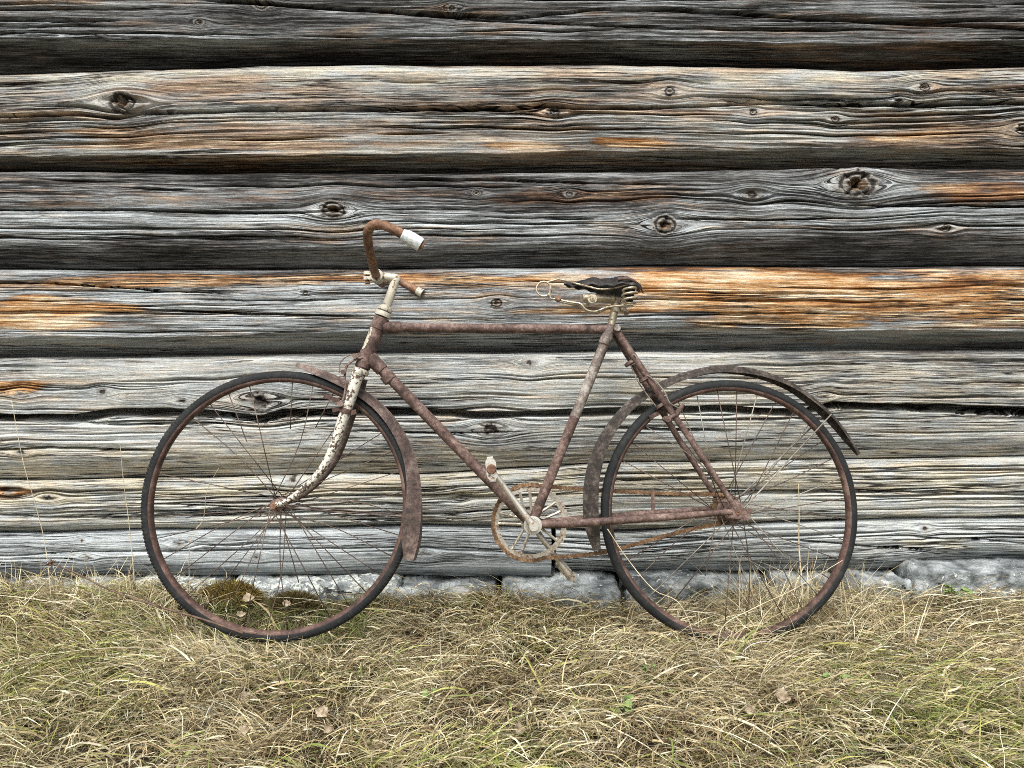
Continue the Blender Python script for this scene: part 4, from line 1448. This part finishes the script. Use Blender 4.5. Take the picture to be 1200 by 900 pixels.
gr1 = blades('dry_grass', 96000, (-1.95, 1.95), (-1.32, -0.07), 11, (0.045, 0.130), 0.0023, straw_col, comb, (0.0, 0.034), (20, 78), (-50, 20), 4, 0.6, keep=keep_main, clumps=2600, curlamt=0.20)
tag(gr1, 'matted dry straw coloured grass on the ground before the wall', 'grass', kind='stuff')
gr2 = blades('dry_grass', 11000, (-3.0, 3.0), (-2.9, -0.08), 12, (0.08, 0.22), 0.0042, straw_col, comb, (0, 0.03), (20, 70), (-30, 10), 4, 0.9, keep=lambda x, y, rs: (np.abs(x) > 1.85) | (y < -1.27))
tag(gr2, 'looser dry grass spreading out round the matted bank', 'grass', kind='stuff')


def low_green(x, y, rs):
    c = PAL[rs.choice([4, 6, 7, 3, 7], len(x))]
    return c * (0.6 + 0.5 * rs.rand(len(x)))[:, None]


gr3 = blades('green_grass', 5200, (-0.86, -0.34), (-0.40, -0.08), 13, (0.02, 0.06), 0.0020, low_green, lambda x, y, rs: rs.uniform(0, 6.28, len(x)), (0, 0.012), (15, 80), (-20, 30), 4, 0.9)
tag(gr3, 'short dark green grass in the hollow behind the front wheel', 'grass', kind='stuff')


def straw_only(x, y, rs):
    return PAL[rs.choice([0, 1, 2, 3, 1], len(x))] * (0.75 + 0.5 * rs.rand(len(x)))[:, None]


gr4 = blades('straw_tuft', 1100, (0.60, 1.05), (-0.40, -0.10), 14, (0.08, 0.22), 0.0019, straw_only, lambda x, y, rs: rs.uniform(0, 6.28, len(x)), (0, 0.03), (35, 85), (-20, 45), 6, 0.9, curlamt=0.18)
tag(gr4, 'tangled brown straw growing through the spokes of the rear wheel', 'grass', kind='stuff')
gr5 = blades('straw_tuft', 1100, (-1.75, -0.95), (-0.30, -0.08), 15, (0.05, 0.14), 0.0018, straw_only, lambda x, y, rs: rs.uniform(0, 6.28, len(x)), (0, 0.03), (45, 88), (-10, 60), 6, 0.9)
tag(gr5, 'bushy brown straw against the wall under the thin white stalks', 'grass', kind='stuff')
gr6 = blades('pale_stem_litter', 380, (-1.8, 1.8), (-1.25, -0.12), 16, (0.14, 0.34), 0.0018, lambda x, y, rs: PAL[rs.choice([0, 1, 1], len(x))] * (0.9 + 0.4 * rs.rand(len(x)))[:, None],
             comb, (0.02, 0.06), (5, 35), (-15, 5), 6, 0.8, curlamt=0.14)
tag(gr6, 'long pale dead stems lying loose over the matted grass', 'grass', kind='stuff')


for k_, (hx_, hy_) in enumerate(((float((B0 + Uax * HF[0])[0]), float((B0 + Uax * HF[0])[1])), (float((B0 + Uax * HR[0])[0]), float((B0 + Uax * HR[0])[1])))):
    g7 = blades('straw_tuft', 420, (hx_ - 0.17, hx_ + 0.17), (hy_ - 0.075, hy_ + 0.03), 30 + k_, (0.04, 0.10), 0.0020, straw_only, lambda x, y, rs: rs.uniform(0, 6.28, len(x)), (0, 0.02), (35, 85), (-30, 50), 5, 0.9, curlamt=0.18)
    tag(g7, ('straw growing up round the bottom of the front tyre', 'straw growing up round the bottom of the rear tyre')[k_], 'grass', kind='stuff')


gr8 = blades('straw_litter', 9000, (-1.85, 1.85), (-1.27, -0.10), 41, (0.015, 0.050), 0.0032, straw_only, lambda x, y, rs: rs.uniform(0, 6.28, len(x)), (0.03, 0.075), (-12, 20), (-15, 15), 2, 0.9, curlamt=0.1, keep=keep_main)
tag(gr8, 'short broken straw bits scattered on the matted grass', 'straw', kind='stuff')
gr9 = blades('broad_grass', 1500, (-1.85, 1.85), (-1.27, -0.14), 42, (0.08, 0.17), 0.0048, lambda x, y, rs: PAL[rs.choice([5, 6, 2, 1], len(x))] * (0.7 + 0.5 * rs.rand(len(x)))[:, None],
             comb, (0.01, 0.05), (15, 65), (-45, 5), 5, 0.9, curlamt=0.2, keep=keep_main)
tag(gr9, 'scattered broader flat grass blades lying over the straw', 'grass', kind='stuff')


# moss clumps
def moss(px, py, rad, seed, label, base):
    x, y = ground_pt(px, py, -0.02)
    y = max(min(y, -0.12), -0.2)
    rs = np.random.RandomState(seed)
    n = 1800
    th = rs.uniform(0, 2 * np.pi, n)
    u = rs.rand(n) ** 0.5
    ex, ey = rad * 1.5 * u * np.cos(th), rad * 0.7 * u * np.sin(th)
    ez = rad * 0.85 * np.sqrt(np.clip(1 - u ** 2, 0, 1)) * (0.8 + 0.3 * rs.rand(n))
    z0 = float(ground_z(np.array(x), np.array(y)))
    c = np.stack([x + ex, y + ey, z0 + ez], -1)
    V, F = [], []
    d = rs.randn(n, 3) * 0.5 + np.stack([ex, ey, ez + 0.02], -1) / rad
    d /= np.linalg.norm(d, axis=1, keepdims=True)
    s = np.cross(d, rs.randn(n, 3))
    s /= np.linalg.norm(s, axis=1, keepdims=True)
    L = rs.uniform(0.010, 0.024, n)[:, None]
    W = rs.uniform(0.0015, 0.003, n)[:, None]
    V = np.stack([c - s * W, c + s * W, c + d * L], 1).reshape(-1, 3)
    F = np.arange(n * 3).reshape(-1, 3)
    # solid heart so nothing shows through
    hv, hf = [], []
    for i in range(7):
        for j in range(16):
            a, b = i / 6 * math.pi / 2, j / 16 * 2 * math.pi
            hv.append((x + rad * 1.35 * math.cos(a) * math.cos(b), y + rad * 0.62 * math.cos(a) * math.sin(b), z0 - 0.005 + rad * 0.78 * math.sin(a)))
    for i in range(6):
        for j in range(16):
            p, q = i * 16 + j, i * 16 + (j + 1) % 16
            hf.append((p, q, q + 16)); hf.append((p, q + 16, p + 16))
    off = len(V)
    V = np.concatenate([V, np.array(hv)])
    F = np.concatenate([F, np.array(hf) + off])
    o = mesh_obj('moss_clump', V, F, M['moss'])
    col = np.ones((len(V), 4), np.float32)
    cc = np.array(base)[None] * (0.5 + 0.9 * rs.rand(n))[:, None]
    col[:off, :3] = np.repeat(cc, 3, 0)
    col[off:, :3] = np.array(base) * 0.6
    o.data.attributes.new('tone', 'FLOAT_COLOR', 'POINT').data.foreach_set('color', col.ravel())
    tag(o, label, 'moss', 'moss clumps by the stones')


moss(288, 700, 0.060, 1, 'rounded golden brown moss clump behind the front wheel spokes', (0.21, 0.155, 0.035))
moss(355, 703, 0.050, 2, 'flatter dark moss clump beneath the front hub', (0.10, 0.080, 0.028))
moss(570, 692, 0.020, 3, 'tiny yellow green moss tuft on the low dark stone', (0.16, 0.16, 0.03))


# ---------------------------------------------------------------- fallen leaves, weeds, stalks
def leaf_mesh(L, W, curl, seed):
    rs = np.random.RandomState(seed)
    V, F = [], []
    n = 9
    for lay in (0, 1):
        for i in range(n + 1):
            t = i / n
            w = W * (math.sin(math.pi * t ** 0.8) ** 0.8 if 0 < t < 1 else 0.03) * (1 + 0.12 * rs.randn())
            for j in range(5):
                s = -1 + j / 2
                V.append((L * (t - 0.5), s * w, curl * (s * s * w * 1.2 + (t - 0.5) ** 2 * L) - 0.0008 * lay + 0.0015 * rs.randn()))
    m = (n + 1) * 5
    for i in range(n):
        for j in range(4):
            q = i * 5 + j
            F.append((q, q + 1, q + 6, q + 5))
            F.append((m + q, m + q + 5, m + q + 6, m + q + 1))
        F.append((i * 5, i * 5 + 5, m + i * 5 + 5, m + i * 5))
        F.append((i * 5 + 4, m + i * 5 + 4, m + i * 5 + 9, i * 5 + 9))
    return V, F


LEAVES = [(917, 815, .030, .013, 'round pale fallen leaf lying at the end of a long dead stem'),
          (1130, 856, .036, .012, 'pale fallen leaf on the combed grass below the slate blue slab'),
          (880, 827, .026, .009, 'small curled brownish leaf near the round pale leaf'),
          (995, 798, .028, .007, 'narrow upright curled leaf beside a small green leaf'),
          (785, 778, .024, .008, 'tan curled leaf in the grass below the rear wheel front'),
          (608, 840, .024, .010, 'round beige leaf left of the clover'),
          (290, 812, .034, .009, 'long buff leaf lying in the grass below the front wheel'),
          (285, 846, .022, .009, 'small whitish leaf below the long buff leaf'),
          (378, 826, .026, .011, 'brownish folded leaf right of the long buff leaf'),
          (386, 846, .020, .008, 'small pinkish leaf under the brownish folded leaf'),
          (297, 704, .030, .011, 'pale curled leaf against the golden brown moss'),
          (282, 722, .024, .008, 'whitish crumpled leaf on the front rim'),
          (341, 703, .022, .008, 'little tan leaf between the two moss clumps')]
for i, (px, py, L, W, lab) in enumerate(LEAVES):
    x, y = ground_pt(px, py, 0.015)
    y = min(y, -0.16)
    rs = random.Random(i)
    V, F = leaf_mesh(L * 1.12, W * 1.15, 0.5, i)
    o = mesh_obj('fallen_leaf', V, F, M['dryleaf'])
    o.location = (x, y, float(ground_z(np.array(x), np.array(y))) + 0.038)
    o.rotation_euler = (math.radians(rs.uniform(25, 50)), math.radians(rs.uniform(-25, 25)), rs.uniform(-0.8, 0.8))
    tag(o, lab, 'leaf', 'fallen leaves in the grass')


def weed(px, py, n, size, label, seed, round_=True, tall=0.05):
    x, y = ground_pt(px, py, 0.0)
    y = min(y, -0.14)
    w = empty('weed', None, (x, y, float(ground_z(np.array(x), np.array(y)))))
    tag(w, label, 'weed', 'green weeds in the grass')
    rs = random.Random(seed)
    V, F = leaf_mesh(size, size * (0.42 if round_ else 0.25), 0.25, seed)
    base = None
    for i in range(n):
        a = rs.uniform(0, 6.28)
        r = rs.uniform(0.25, 1.0) * size * 1.7
        h = tall * rs.uniform(0.6, 1.1)
        if base is None:
            o = mesh_obj('leaf', V, F, M['greenleaf'], w)
            base = o
        else:
            o = base.copy()
            COL.objects.link(o)
            o.parent = w
        o.location = (r * math.cos(a), r * 0.7 * math.sin(a), h)
        o.rotation_euler = (rs.uniform(0.1, 0.7), rs.uniform(-0.4, 0.4), a)
        s = rs.uniform(0.7, 1.2)
        o.scale = (s, s, s)
        MB().tube([(0, 0, 0), (r * 0.6 * math.cos(a), r * 0.5 * math.sin(a), h * 0.7), (r * 0.9 * math.cos(a), r * 0.6 * math.sin(a), h * 0.98)], 0.0008, 5).build('stalk', M['greenleaf'], w, auto=False)


weed(730, 826, 11, 0.018, 'pale green clover growing in the grass between the wheels', 1)
weed(1112, 706, 16, 0.022, 'dark green leafy weed at the corner of the slate blue slab', 2, False, 0.06)
weed(983, 800, 4, 0.022, 'single fresh green rosette in the combed grass under the rear wheel', 3)
weed(497, 812, 4, 0.018, 'small green rosette in the grass under the chainwheel', 4)
weed(760, 786, 4, 0.013, 'tiny green seedling above the clover', 5)

STALKS = [([(60, 700), (50, 640), (42, 590), (30, 540), (12, 470)], -0.20, .0011, 'tall thin white grass stalk leaning left against the wall', 'stalk'),
          ([(158, 690), (150, 625), (145, 560), (143, 520)], -0.16, .0010, 'second thin white stalk with bent tip left of the front wheel', 'stalk'),
          ([(222, 640), (236, 610), (243, 575), (258, 548)], -0.30, .0009, 'short wispy stalk by the front tyre', 'stalk'),
          ([(940, 690), (938, 640), (936, 600), (934, 566)], -0.22, .0021, 'upright straw yellow stem standing behind the rear wheel', 'stalk'),
          ([(947, 690), (948, 668), (948, 640)], -0.22, .0017, 'short broken stem beside the upright yellow stem', 'stalk'),
          ([(845, 738), (885, 715), (930, 690), (985, 655)], -0.50, .0011, 'long pale straw leaning across the rear rim', 'stalk'),
          ([(712, 620), (735, 655), (765, 690), (800, 712)], -0.52, .0011, 'bleached straw hanging along the rear tyre', 'stalk')]
for pts, yy, r, lab, mt in STALKS:
    q = []
    for k, (a, b) in enumerate(pts):
        X_, Z_ = wall_pt(a, b, yy)
        q.append((X_, yy + 0.012 * math.sin(k * 1.7), Z_))
    zg = float(ground_z(np.array(q[0][0]), np.array(q[0][1])))
    if q[0][2] > q[-1][2] and lab.startswith('bleached'):
        zg = float(ground_z(np.array(q[-1][0]), np.array(q[-1][1])))
        q.append((q[-1][0] + 0.06, q[-1][1], zg - 0.004))
    else:
        q.insert(0, (q[0][0], q[0][1], zg - 0.004))
    o = MB().tube(smooth_path(q, 5), [r, r, r * 0.5], 6).build('dry_stalk', M[mt], None, auto=False)
    tag(o, lab, 'stalk', 'dry stalks by the wall')

# dead flower stem lying across the grass
ds = empty('dead_flower_stem')
sx, sy = ground_pt(420, 738, 0.01)
tag(ds, 'dark dead flower stem with a dry seed head left of the front wheel', 'stem')
q = []
for (a, b, yy) in [(285, 742, -.50), (262, 734, -.48), (232, 724, -.45), (190, 712, -.41), (130, 692, -.36), (90, 672, -.33), (60, 660, -.31)]:
    X_, Z_ = wall_pt(a, b, yy)
    q.append(np.array([X_, yy, max(Z_, 0.012)]))
MB().tube(smooth_path(q, 5), [0.0028, 0.0026, 0.0021, 0.0018], 6).build('stem', M['darkstalk'], ds, auto=False)
MB().tube(smooth_path([q[3], q[3] + np.array([-0.05, -0.02, 0.035]), q[3] + np.array([-0.09, -0.03, 0.05])], 4), [0.0012, 0.0008], 5).build('side_stem', M['darkstalk'], ds, auto=False)
sh_ = MB()
rs = random.Random(3)
for k in range(34):
    d = np.array([rs.gauss(-0.4, 1), rs.gauss(0, 1), rs.gauss(0.3, 1)])
    d /= np.linalg.norm(d)
    sh_.tube([q[-1], q[-1] + d * 0.005, q[-1] + d * rs.uniform(0.009, 0.014)], [0.0016, 0.0022, 0.0006], 5)
sh_.build('seed_head', M['darkstalk'], ds, auto=False)
